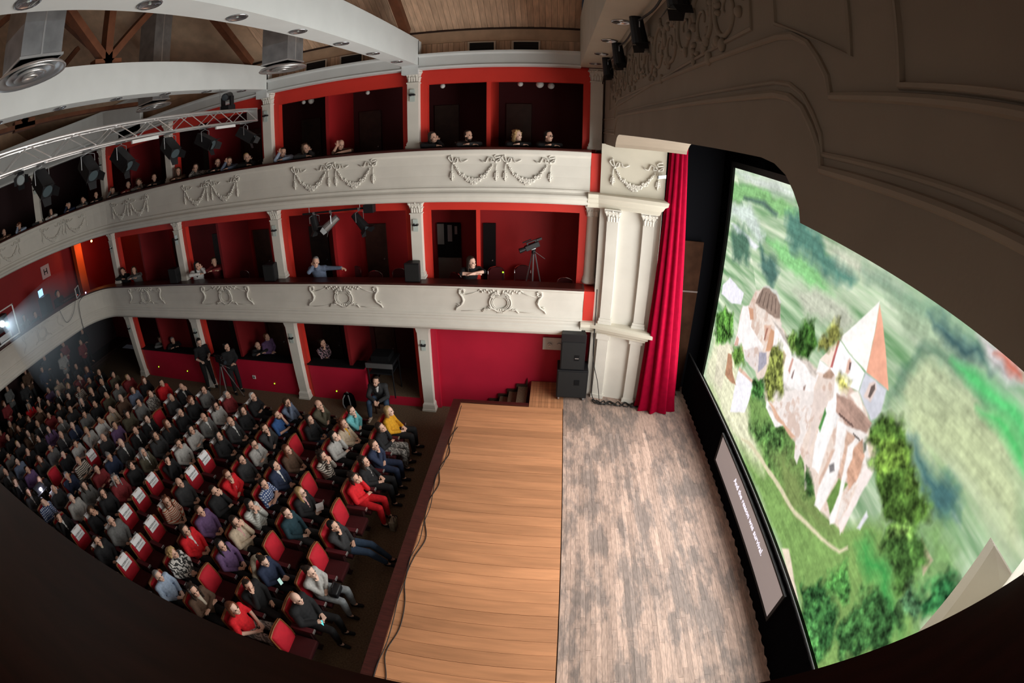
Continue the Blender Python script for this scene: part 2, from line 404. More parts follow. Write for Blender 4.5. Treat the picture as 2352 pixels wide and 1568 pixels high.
# red strips between the parapets and the proscenium
for z0, z1 in ((5.99, 6.80), (3.0, 3.70)):
    S(MB().box(.745, .985, 10.0, 10.5, z0-.3, z1).obj('wall_red_strip', red_side), 'narrow red wall strip between the %s balcony parapet and the proscenium' % ('upper' if z0 > 5 else 'middle'), 'wall')
# white frieze over the upper boxes
fr = MB().sweep([(-.25,8.70),(.02,8.70),(.03,8.74),(.0,8.77),(.0,8.98),(.04,9.02),(.04,9.06),(-.25,9.06)], [(0.5, 10.18), (-14.6, 10.18)] + [(x*1.0-.0, y+.2) for x, y in superell()][2:20]).obj('trim_1', white_beam)
rb_ = MB().sweep([(-.15,8.70),(.0,8.70),(.02,8.74),(.0,8.78),(.0,9.90),(.03,9.94),(.03,9.98),(-.15,9.98)], [(-12.2, YP+.2), (-13.5, YP+.2)]+[(x, y+.2) for x, y in superell()][1:31]).obj('wall_rear_band', white_beam); S(rb_, 'tall curved white wall band above the rear of the upper balcony', 'wall')
S(fr, 'white frieze beam running above the upper boxes', 'trim')

# ------------------------------------------------ beams and roof
beam_x = [(-3.36, -2.98), (-7.30, -6.95)]
downl = mat('reflector', (0.6, 0.62, 0.66), 0.15, metal=0.9)
def downlight(loc, lab):
    e = empty('downlight', loc)
    m = MB(); n = 16
    m.lathe([(.05,.05),(.085,.04),(.10,.0),(.115,-.012),(.125,-.004),(.125,.0)], n=16); m.obj('reflector_ring', downl, e, True)
    MB().sph((0,0,.03), .035, 8, 5).obj('bulb', glassy, e)
    tag(e, lab, 'lamp', 'recessed beam downlights'); return e
dl0 = None
for i, (x0, x1) in enumerate(beam_x):
    m = MB().box(x0, x1, -.1, 10.2, 8.80, 9.42)
    m.box(x0, x1, 10.15, 10.4, 8.6, 9.4)
    S(m.obj('beam', white_beam), 'white ceiling beam crossing the hall, %s from the proscenium' % ORD[i], 'beam')
    for j in range(7 if i < 3 else 0):
        y = 9.3 - j*1.32
        lab = 'recessed downlight under the %s white beam, %s from the far wall' % (ORD[i], ORD[j])
        if dl0 is None: dl0 = downlight((0,0,0), lab); o = dl0
        else: o = copy_tree(dl0)
        o.location = ((x0+x1)/2, y, 8.795); o['label'] = lab
m = MB().box(.48, 1.03, -.1, 10.3, 8.72, 9.9); S(m.obj('beam', plaster_side), 'plaster beam along the top of the proscenium', 'beam')
for j in range(6):
    o = copy_tree(dl0); o.location = (.75, 9.6-j*1.3, 8.715); o['label'] = 'recessed downlight under the proscenium beam, %s from the far wall' % ORD[j]
# pine ceiling : frieze boards and sloping planks, bay by bay
edges = [(.50, -3.17), (-3.17, -7.12), (-7.12, -11.05), (-11.05, -15.0), (-15.0, -20.2)]
SL = math.tan(math.radians(35))
vent_m = mat('vent_dark', (0.02, 0.016, 0.016), 0.7)
for i, (xa, xb) in enumerate(edges):
    root = empty('ceiling', ((xa+xb)/2, 10.6, 9.05)); S(root, 'pine board roof lining, %s bay from the proscenium' % ORD[i], 'ceiling')
    wd = xa-xb; ox, oy, oz = root.location
    MB().box(-wd/2, wd/2, .0, .04, .32, .62).obj('board', pine_plain, root)
    MB().box(-wd/2, wd/2, -.03, .01, .60, .66).obj('ledger', dark_wood, root)
    MB().box(-wd/2, wd/2, .02, .06, -.1, .34).obj('backing', pine_plain, root)
    n = int(wd/.125)
    if i < 2:
        # frieze boards
        fb = MB().box(-.059, .059, -.012, .02, 0, .31).mesh('frieze_board', pine)
        for k in range(n):
            o = link('frieze_board', fb, root, (-wd/2+.0625+k*wd/n, 0, 0))
        pl = MB().obox((0, -2.75, 2.75*SL+.64), (.0605, 0, 0), (0, -2.9, 2.9*SL), (0, .006, .01)).mesh('ceiling_plank', pine)
        for k in range(n):
            link('ceiling_plank', pl, root, (-wd/2+.0625+k*wd/n, 0, random.uniform(-.003, .003)))
        MB().obox((0, -2.75, 2.75*SL+.67), (wd/2, 0, 0), (0, -2.9, 2.9*SL), (0, .006, .01)).obj('roof_backing', dark_wood, root)
        for vx in ((-1.65, -.68) if i == 0 else (-5.72, -4.75)):
            v = empty('air_vent', (vx, 10.57, 9.20)); tag(v, 'dark rectangular air vent in the pine frieze, %s' % {-1.65: 'third from the left', -.68: 'nearest the proscenium', -5.72: 'leftmost', -4.75: 'second from the left'}[vx], 'vent', 'frieze air vents')
            MB().box(-.27,.27,-.01,.02,-.13,.12).obj('opening', vent_m, v)
            MB().box(-.31,.31,-.035,.0,.12,.15).box(-.31,-.27,-.035,0,-.16,.12).box(.27,.31,-.035,0,-.16,.12).obj('frame', mat('vent_frame', (.66,.54,.44), .6), v)
            for s in range(5): MB().box(-.27,.27,-.025,-.005,-.12+s*.05,-.105+s*.05).obj('slat', vent_m, v)
    else:
        MB().obox((0, -2.75, 2.75*SL+.66), (wd/2, 0, 0), (0, -2.9, 2.9*SL), (0, .006, .01)).obj('roof_boards', pine_plain, root)
    MB().obox((0, -8.35, 2.75*SL+.66), (wd/2, 0, 0), (0, -2.9, -2.9*SL), (0, -.006, .01)).obj('roof_boards', pine_plain, root)
    MB().box(-wd/2, wd/2, -11.2, -11.1, -.3, .7).obj('backing', pine_plain, root)
S(MB().box(-20.4,-20.2,-2.6,13.1,9.6,14.5).obj('wall_gable', pine_plain), 'boarded gable above the rear wall', 'wall')
# roof trusses of red brown timber above the beams
for i, xt in enumerate((-3.1, -7.12, -11.05)):
    t = empty('roof_truss', (xt, YC, 9.42)); tag(t, 'red brown timber roof truss standing on the %s white beam' % ORD[i], 'truss', 'timber roof trusses')
    def bar(name, a, b, w=.085, d=.09):
        a, b = Vector((0, *a)), Vector((0, *b)); v = b-a; L = v.length; v.normalize(); q = Vector((1,0,0)).cross(v)
        MB().obox((a+b)/2, Vector((d,0,0)), v*(L/2), q*w).obj(name, timber, t)
    bar('king_post', (0, 0), (0, 3.3)); bar('strut', (0, .08), (-1.7, 1.75), .07); bar('strut', (0, .08), (1.7, 1.75), .07)
    bar('rafter', (-4.6, .1), (0, 3.35)); bar('rafter', (4.6, .1), (0, 3.35)); bar('tie_plate', (-.32, .0), (.32, .0), .12)
    bar('tie_beam', (-5, -.02), (5, -.02), .05)

# ------------------------------------------------ proscenium
def prosc_side(mir, side):
    Y = (lambda y: 2*YC-.02-y) if mir else (lambda y: y)
    root = empty('proscenium_side', (1.6, Y(10.0), HS)); S(root, 'cream pilastered %s side of the proscenium' % side, 'proscenium')
    o = root.location
    def ob(m, name, mt, par=root):
        m.v = [(x-o.x, Y(y)-o.y, z-o.z) for x, y, z in m.v]
        ob_ = m.obj(name, mt, par); fixn(ob_.data); return ob_
    P0, P1 = Vector((0.98, 10.03)), Vector((2.28, 9.72)); T = (P1-P0).normalized(); N = Vector((T.y, -T.x))
    def onface(s, d): p = P0+T*s+N*d; return p.x, p.y
    def wallprism(m, s0, s1, d0, d1, z0, z1):
        a, b, c, d = onface(s0, d0), onface(s1, d0), onface(s1, d1), onface(s0, d1)
        m.add([(*a,z0),(*b,z0),(*c,z0),(*d,z0),(*a,z1),(*b,z1),(*c,z1),(*d,z1)], [(0,3,2,1),(4,5,6,7),(0,1,5,4),(1,2,6,5),(2,3,7,6),(3,0,4,7)])
        return m
    L = (P1-P0).length
    ob(wallprism(MB(), 0, L, -.8, 0, HS, 5.7), 'wall_body', plaster)
    ob(wallprism(MB(), 0, L+.02, -.8, .14, 5.9, 7.03), 'upper_panel', plaster_side)
    for j, s in enumerate((.30, 1.08)):
        q = MB()
        wallprism(q, s-.15, s+.15, 0, .13, HS, HS+.10); wallprism(q, s-.125, s+.125, 0, .10, HS+.10, 2.66); wallprism(q, s-.16, s+.16, 0, .13, 2.60, 2.74)
        ob(q, 'pedestal', plaster)
        q = MB()
        wallprism(q, s-.155, s+.155, 0, .135, 2.99, 3.06); wallprism(q, s-.14, s+.14, 0, .12, 3.06, 3.12); wallprism(q, s-.122, s+.122, 0, .095, 3.12, 5.36)
        ob(q, 'pilaster', plaster)
        # leaf capital
        q = MB(); c = onface(s, .02)
        R = Matrix.Rotation(math.atan2(T.y, T.x), 4, 'Z')
        cm = MB(); cm.v = [tuple((R @ Vector(v.co)) + Vector((c[0], c[1], 5.36))) for v in CAP.vertices]; cm.f = [tuple(p.vertices) for p in CAP.polygons]
        ob(cm, 'capital', plaster)
    ep = [(2.04, 10.5), (2.02, 9.73), (0.97, 10.12), (0.70, 10.12)]
    ob(MB().sweep([(-.1,5.63),(.16,5.63),(.18,5.66),(.19,5.72),(.22,5.75),(.25,5.82),(.30,5.86),(.31,5.94),(.26,5.96),(-.1,5.99)], ep), 'entablature', plaster_side)
    ob(MB().sweep([(-.1,2.72),(.16,2.72),(.17,2.76),(.21,2.80),(.22,2.86),(.29,2.89),(.29,2.96),(.22,2.99),(-.1,3.0)], ep), 'cornice', plaster_side)
    return root
far_side = prosc_side(False, 'far'); near_side = prosc_side(True, 'near')
header_m = mat('header_plaster_shaded', (0.28, 0.225, 0.172), 0.8, 0.08, 2.0, 0.08, 60)  # same plaster as elsewhere, with the header's weak light put into the colour
# header with shouldered opening
sh = [(1.62,7.02),(1.76,7.02),(1.79,7.08),(1.86,7.14),(1.95,7.20),(2.08,7.24),(2.24,7.255)]
def shoulder(off):
    a = [(y, z) for y, z in sh]
    prof = [(-.6, 7.02)] + a + [(2*YC-.02-y, z) for y, z in reversed(a)] + [(10.7, 7.02)]
    return prof
prof = shoulder(0)
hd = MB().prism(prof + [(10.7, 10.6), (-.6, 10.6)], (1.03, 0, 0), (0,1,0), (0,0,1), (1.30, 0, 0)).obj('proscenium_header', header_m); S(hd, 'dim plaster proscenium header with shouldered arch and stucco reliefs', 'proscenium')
fixn(hd.data)
def mold(dz, dy, r, zl):
    pts = [(1.03, -.5, zl)] + [(1.03, y-dy, zl+(z-7.02)*1.35) for y, z in sh] 
    pts += [(1.03, 2*YC-.02-p[1], p[2]) for p in reversed(pts)]
    return pts
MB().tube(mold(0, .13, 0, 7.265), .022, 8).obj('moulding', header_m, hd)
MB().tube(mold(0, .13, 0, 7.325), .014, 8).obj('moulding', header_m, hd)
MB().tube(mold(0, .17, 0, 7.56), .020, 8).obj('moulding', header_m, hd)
MB().tube([(1.03,-.3,7.60),(1.03,1.15,7.60),(1.03,1.15,9.3),(1.03,-.3,9.3)], .022, 6).obj('panel_frame', header_m, hd)
MB().tube([(1.03,1.45,7.72),(1.03,2.1,7.95),(1.03,2.1,9.3),(1.03,1.45,9.3)], .018, 6, True).obj('panel_frame', header_m, hd)
MB().tube([(1.03,2.4,7.98),(1.03,9.3,7.72),(1.03,9.3,8.7),(1.03,2.4,9.3)], .018, 6, True).obj('panel_frame', header_m, hd)
def scrolls(y0, y1, z0, z1, n, seed, r=.022):
    rr = random.Random(seed); m = MB()
    for k in range(n):
        cy = y0+(y1-y0)*(k+.5)/n; cz = (z0+z1)/2 + rr.uniform(-.1,.1)*(z1-z0); s = 1 if k % 2 else -1
        R0 = min((y1-y0)/n*.62, (z1-z0)*.42)
        pts = [(1.025, cy+s*R0*(1-t/26)*math.cos(t*.42), cz+R0*(1-t/26)*math.sin(t*.42)) for t in range(24)]
        m.tube(pts, [r*(1.2-.03*t) for t in range(24)], 6)
        for q in range(11):
            a = rr.uniform(0, 2*PI); d = R0*rr.uniform(.5, 1.15)
            c = (1.022, cy+d*math.cos(a), min(z1, max(z0, cz+d*math.sin(a))))
            m.sph(c, (.03, rr.uniform(.02,.055), rr.uniform(.02,.055)), 7, 5)
    return m
scrolls(2.55, 9.1, 7.85, 8.6, 13, 3).obj('stucco_scrolls', header_m, hd, True)
scrolls(-.2, 1.05, 7.75, 8.9, 2, 5, .03).obj('stucco_scrolls', header_m, hd, True)
scrolls(1.5, 2.05, 8.1, 8.9, 1, 8, .03).obj('stucco_crest', header_m, hd, True)
# stage house
S(MB().box(4.9, 5.0, -2.6, 12.9, 0, 11).obj('wall_stage_back', black_cloth), 'black back wall of the stage', 'wall')
S(MB().box(2.33, 5.0, 11.6, 11.7, 0, 11).obj('wall_stage_far', black_cloth), 'black far side wall of the stage', 'wall')
S(MB().box(2.33, 5.0, -1.7, -1.6, 0, 11).obj('wall_stage_near', black_cloth), 'black near side wall of the stage', 'wall')
S(MB().box(1.0, 5.0, -2.6, 12.9, 10.6, 10.7).obj('ceiling_stage', black_cloth), 'black ceiling above the stage', 'ceiling')
S(MB().box(.9, 2.35, 10.66, 12.9, -.2, 10.6).obj('wall_proscenium_far', plaster_side), 'wall beside the far end of the proscenium', 'wall')
S(MB().box(.9, 2.35, -2.6, -.55, -.2, 10.6).obj('wall_proscenium_near', plaster_side), 'wall beside the near end of the proscenium', 'wall')
S(MB().box(2.75, 3.9, 10.55, 10.62, HS, 8.5).obj('wall_stage_leg', black_cloth), 'black stage drape behind the red curtain', 'drape')
pw = mat('stage_panel_wood', (0.026, 0.011, 0.006), 0.9, 0.3, 4.0, spec=0.05)
o = MB().box(-.32, .32, -.03, .03, 0, 3.95).obj('wooden_flat', pw, None, False, (3.22, 10.45, HS)); tag(o, 'dark wooden flat standing behind the red curtain', 'panel')
MB().box(-.32,.32,-.05,-.03,2.70,2.74).obj('batten', dark_wood, o)

# ------------------------------------------------ stage
XF, XJ, XB = -2.03, 0.42, 3.57
YEDGE = 9.30
apron_m = mat('apron_oak', (0.57, 0.262, 0.128), 0.45, 0.20, 1.5, rnd=0.17, stretch=(0.7, 7, 1), coords='World', bump=.04, bscale=30)
stage = empty('floor_stage', (0, 0, 0)); S(stage, 'raised stage floor with oak apron and worn parquet strips', 'floor')
MB().box(XF, 4.9, -1.7, YEDGE, HS-.14, HS-.022).box(-.40, 4.9, YEDGE, 10.62, HS-.14, HS-.022).obj('sub_floor', dark_wood, stage)
pw_ = .235; pm = MB().box(XF, XJ-.016, -pw_/2+.0024, pw_/2-.0024, HS-.022, HS).mesh('plank', apron_m)
y = YEDGE-pw_/2; k = 0
while y > -1.4:
    link('plank', pm, stage, (0, y, random.uniform(-.002, .002))); y -= pw_; k += 1
# short boards between apron and far wall (beside the steps)
par_m = mat('worn_parquet', (0.47, 0.35, 0.298), 0.5, 0.0, rnd=0.20)
nt = par_m.node_tree; L = nt.links; bs = nt.nodes['Principled BSDF']
g = nt.nodes.new('ShaderNodeNewGeometry'); mp = nt.nodes.new('ShaderNodeMapping'); mp.inputs['Scale'].default_value = (2.2, .75, 1); L.new(g.outputs['Position'], mp.inputs['Vector'])
n1 = nt.nodes.new('ShaderNodeTexNoise'); n1.inputs['Scale'].default_value = 1.7; n1.inputs['Detail'].default_value = 6; n1.inputs['Roughness'].default_value = .68; L.new(mp.outputs['Vector'], n1.inputs['Vector'])
rp = nt.nodes.new('ShaderNodeValToRGB'); rp.color_ramp.elements[0].position = .43; rp.color_ramp.elements[1].position = .56; rp.color_ramp.elements[0].color = (.60,.63,.66,1); rp.color_ramp.elements[1].color = (1.12,1.07,1.04,1)
L.new(n1.outputs['Fac'], rp.inputs['Fac'])
mx = nt.nodes.new('ShaderNodeMix'); mx.data_type = 'RGBA'; mx.blend_type = 'MULTIPLY'; mx.inputs['Factor'].default_value = 1.0
hs_ = [n for n in nt.nodes if n.bl_idname == 'ShaderNodeHueSaturation'][0]
L.new(hs_.outputs['Color'], mx.inputs['A']); L.new(rp.outputs['Color'], mx.inputs['B'])
n2 = nt.nodes.new('ShaderNodeTexNoise'); n2.inputs['Scale'].default_value = 14; n2.inputs['Detail'].default_value = 3
mp2 = nt.nodes.new('ShaderNodeMapping'); mp2.inputs['Scale'].default_value = (3, .5, 1); L.new(g.outputs['Position'], mp2.inputs['Vector']); L.new(mp2.outputs['Vector'], n2.inputs['Vector'])
rp2 = nt.nodes.new('ShaderNodeValToRGB'); rp2.color_ramp.elements[0].position = .38; rp2.color_ramp.elements[1].position = .6; rp2.color_ramp.elements[0].color = (.74,.74,.74,1); rp2.color_ramp.elements[1].color = (1.05,1.05,1.05,1); L.new(n2.outputs['Fac'], rp2.inputs['Fac'])
mx2 = nt.nodes.new('ShaderNodeMix'); mx2.data_type = 'RGBA'; mx2.blend_type = 'MULTIPLY'; mx2.inputs['Factor'].default_value = .8
L.new(mx.outputs['Result'], mx2.inputs['A']); L.new(rp2.outputs['Color'], mx2.inputs['B']); L.new(mx2.outputs['Result'], bs.inputs['Base Color'])
sw = .078
strip_meshes = [MB().box(-sw/2+.0012, sw/2-.0012, -l/2+.0012, l/2-.0012, HS-.022, HS-.001).mesh('parquet_strip', par_m) for l in (.62, .9, 1.2)]
lens = (.62, .9, 1.2); strips = []
x = XJ+sw/2; rr = random.Random(11)
while x < 3.75:
    y = 10.5-rr.uniform(0, .6) if x > 1.0 else YEDGE+1.3-rr.uniform(0, .6)
    while y > -1.3:
        q = rr.randrange(3); strips.append((x, y-lens[q]/2, q)); y -= lens[q]
    x += sw
strips.sort(key=lambda s: (s[0]**2 + s[1]**2*.55 if s[1] > 1.6 else 400+s[1]))
rest = MB()
for i, (x, y, q) in enumerate(strips):
    dz = rr.uniform(-.0015, .0015)
    if i < 300: link('parquet_strip', strip_meshes[q], stage, (x, y, dz))
    else: rest.box(x-sw/2+.0012, x+sw/2-.0012, y-lens[q]/2+.0012, y+lens[q]/2-.0012, HS-.022, HS-.001+dz)
rest_m = mat('worn_parquet_rest', (0.36, 0.225, 0.155), 0.5)
MATS['worn_parquet_rest'] = par_m
o = rest.obj('parquet_strips', par_m, stage); o['kind'] = 'stuff'
# boards of the passage beside the steps
for k in range(11):
    MB().box(-.40+k*.075+.0015, -.40+(k+1)*.075-.0015, YEDGE+.005, 10.5, HS-.022, HS).obj('passage_board', apron_m, stage)
# dark timber edge round the apron and front panelling
edge = empty('stage_front', (XF, YC, 0)); S(edge, 'mahogany stage front with raised edge board', 'stage front')
MB().box(-.20, -.0, -6.3, YEDGE+.09-YC, HS-.10, HS+.045).obj('edge_board', rail_wood, edge)
MB().box(-.0, 1.62, YEDGE+.005-YC, YEDGE+.10-YC, HS-.10, HS+.045).obj('edge_board', rail_wood, edge)
MB().box(-.16, -.10, -6.3, YEDGE+.05-YC, 0, HS-.08).obj('front_panel', rail_wood, edge)
MB().box(-.10, 1.60, YEDGE-YC+.0, YEDGE-YC+.05, 0, HS-.08).obj('return_panel', rail_wood, edge)
for k in range(9): MB().box(-.18, -.155, -6.0+k*1.15, -5.92+k*1.15, 0, HS-.10).obj('stile', rail_wood, edge)
# steps up to the stage behind the apron corner
steps = empty('stage_steps', (-.95, 9.92, 0)); tag(steps, 'dark carpeted steps up to the stage against the red wall', 'steps')
for k in range(5):
    z = HS*(k+1)/6
    MB().box(-.75+k*.24, -.75+(k+1)*.24+.012, -.50, .56, z-.04, z).obj('tread', carpet, steps)
    MB().box(-.75+k*.24, -.75+k*.24+.03, -.50, .56, z-HS/6, z-.04).obj('riser', dark_wood, steps)
pts = [(-.80, -.02)] 
sk = []
for k in range(5): sk += [(-.80+k*.24, .06+HS*(k+1)/6), (-.80+(k+1)*.24, .06+HS*(k+1)/6)]
MB().prism([(-.80,0)]+sk+[(.45, HS+.08), (.45, 0)], (0,.56,0), (1,0,0), (0,0,1), (0,.05,0)).obj('wall_string', dark_wood, steps)

# ------------------------------------------------ screen
SXP = 4.02; SY0, SY1 = 0.83, 10.11; SZ0, SZ1 = 1.61, 6.83
scr = empty('cinema_screen', (SXP, (SY0+SY1)/2, HS)); tag(scr, 'large bright cinema screen showing an aerial view of a ruined fortress church', 'screen')
fm = mat('screen_frame', (0.008, 0.008, 0.009), 0.45, spec=0.2)
cy_ = (SY0+SY1)/2; hy = (SY1-SY0)/2
MB().box(.0-.06,.10, hy, hy+.13, SZ0-HS-.13, SZ1-HS+.13).obj('frame_side', fm, scr); MB().box(-.06,.10, -hy-.13, -hy, SZ0-HS-.13, SZ1-HS+.13).obj('frame_side', fm, scr)
MB().box(-.06,.10, -hy, hy, SZ1-HS, SZ1-HS+.13).obj('frame_top', fm, scr); MB().box(-.06,.10, -hy, hy, SZ0-HS-.13, SZ0-HS).obj('frame_bottom', fm, scr)
MB().box(.06,.10, -hy-.1, hy+.1, SZ0-HS-.1, SZ1-HS+.1).obj('backing_cloth', black_cloth, scr)
for yy in (-hy+.3, hy-.3): MB().box(-.04,.08, yy-.05, yy+.05, 0, SZ0-HS-.1).obj('leg', fm, scr)
# black skirt in front, carrying the caption board
sk = empty('black_skirt', (3.57, YC+.3, HS)); tag(sk, 'black cloth skirt along the floor in front of the cinema screen', 'drape')
m = MB(); n = 140
vs = []
for z in (0, .55, 1.10):
    for k in range(n+1):
        vs.append((.012*math.sin(k*1.9)*(1.4-z), -4.9+9.9*k/n, z))
m.add(vs, [(r*(n+1)+k, r*(n+1)+k+1, (r+1)*(n+1)+k+1, (r+1)*(n+1)+k) for r in range(2) for k in range(n)])
o = m.obj('cloth', black_cloth, sk); sd = o.modifiers.new('solid', 'SOLIDIFY'); sd.thickness = .006
MB().cyl((0.02,-4.9,1.10),(0.02,5.0,1.10),.02,n=8).obj('top_rail', fm, sk)
# caption board
cb = empty('caption_board', (3.545, 5.1, 1.40)); tag(cb, 'pale caption board with projected white subtitle below the cinema screen', 'screen')
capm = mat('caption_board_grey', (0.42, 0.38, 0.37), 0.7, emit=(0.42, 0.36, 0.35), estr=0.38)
MB().box(-.02,.01, -1.90, 1.92, 0, .60).obj('board', capm, cb)
MB().box(-.03,.012, -1.96, -1.90, -.04, .64).box(-.03,.012, 1.92, 1.98, -.04, .64).box(-.03,.012,-1.9,1.92,-.04,0).box(-.03,.012,-1.9,1.92,.60,.64).obj('board_frame', fm, cb)
def text_mesh(s, size, name, material, depth=.002, bold=False):
    c = D.curves.new(name, 'FONT'); c.body = s; c.size = size; c.extrude = depth; c.align_x = 'CENTER'
    if bold: c.offset = size*.02
    o = D.objects.new(name, c); COL.objects.link(o); bpy.context.view_layer.update()
    me = D.meshes.new_from_object(o.evaluated_get(bpy.context.evaluated_depsgraph_get())); D.objects.remove(o); me.name = name
    me.materials.clear(); me.materials.append(material); return me
capt = mat('caption_text', (1,1,1), 0.6, emit=(0.80, 0.76, 1.0), estr=1.1)
t = link('caption_text', text_mesh('And the reason was survival.', .156, 'caption_text', capt, .002, False), cb, (-.024, -.03, .35))
t.rotation_euler = (PI/2, 0, -PI/2)
# ------------------------------------------------ red curtain
cur_m = mat('red_velvet', (0.27, 0.0012, 0.020), 0.85, 0.15, 8.0, spec=0.05)
def curtain(mir):
    vs = []; n = 96; rows = 30
    for r in range(rows+1):
        t = r/rows; z = 8.2 - t*(8.2-HS-.01)
        tt = max(0, (t-.16)/.84)
        cx = 2.50+.20*tt*tt; cy2 = 9.52-.06*tt; rx = .16+.25*tt**1.3; ry = .10+.12*tt
        if t > .97: rx *= 1.05
        for k in range(n):
            a = 2*PI*k/n; f = 1+.24*math.sin(9*a+.6*math.sin(3*t))+.07*math.sin(17*a+2*t)
            y_ = cy2+ry*f*math.sin(a)
            vs.append((cx+rx*f*math.cos(a), 2*YC-.55-y_ if mir else y_, z))
    fs = [(r*n+k, r*n+(k+1)%n, (r+1)*n+(k+1)%n, (r+1)*n+k) for r in range(rows) for k in range(n)]
    o = MB().add(vs, fs).obj('stage_curtain', cur_m, None, True); fixn(o.data)
    tag(o, 'gathered red velvet stage curtain hanging at the %s side of the proscenium' % ('near' if mir else 'far'), 'curtain')
curtain(False); curtain(True)

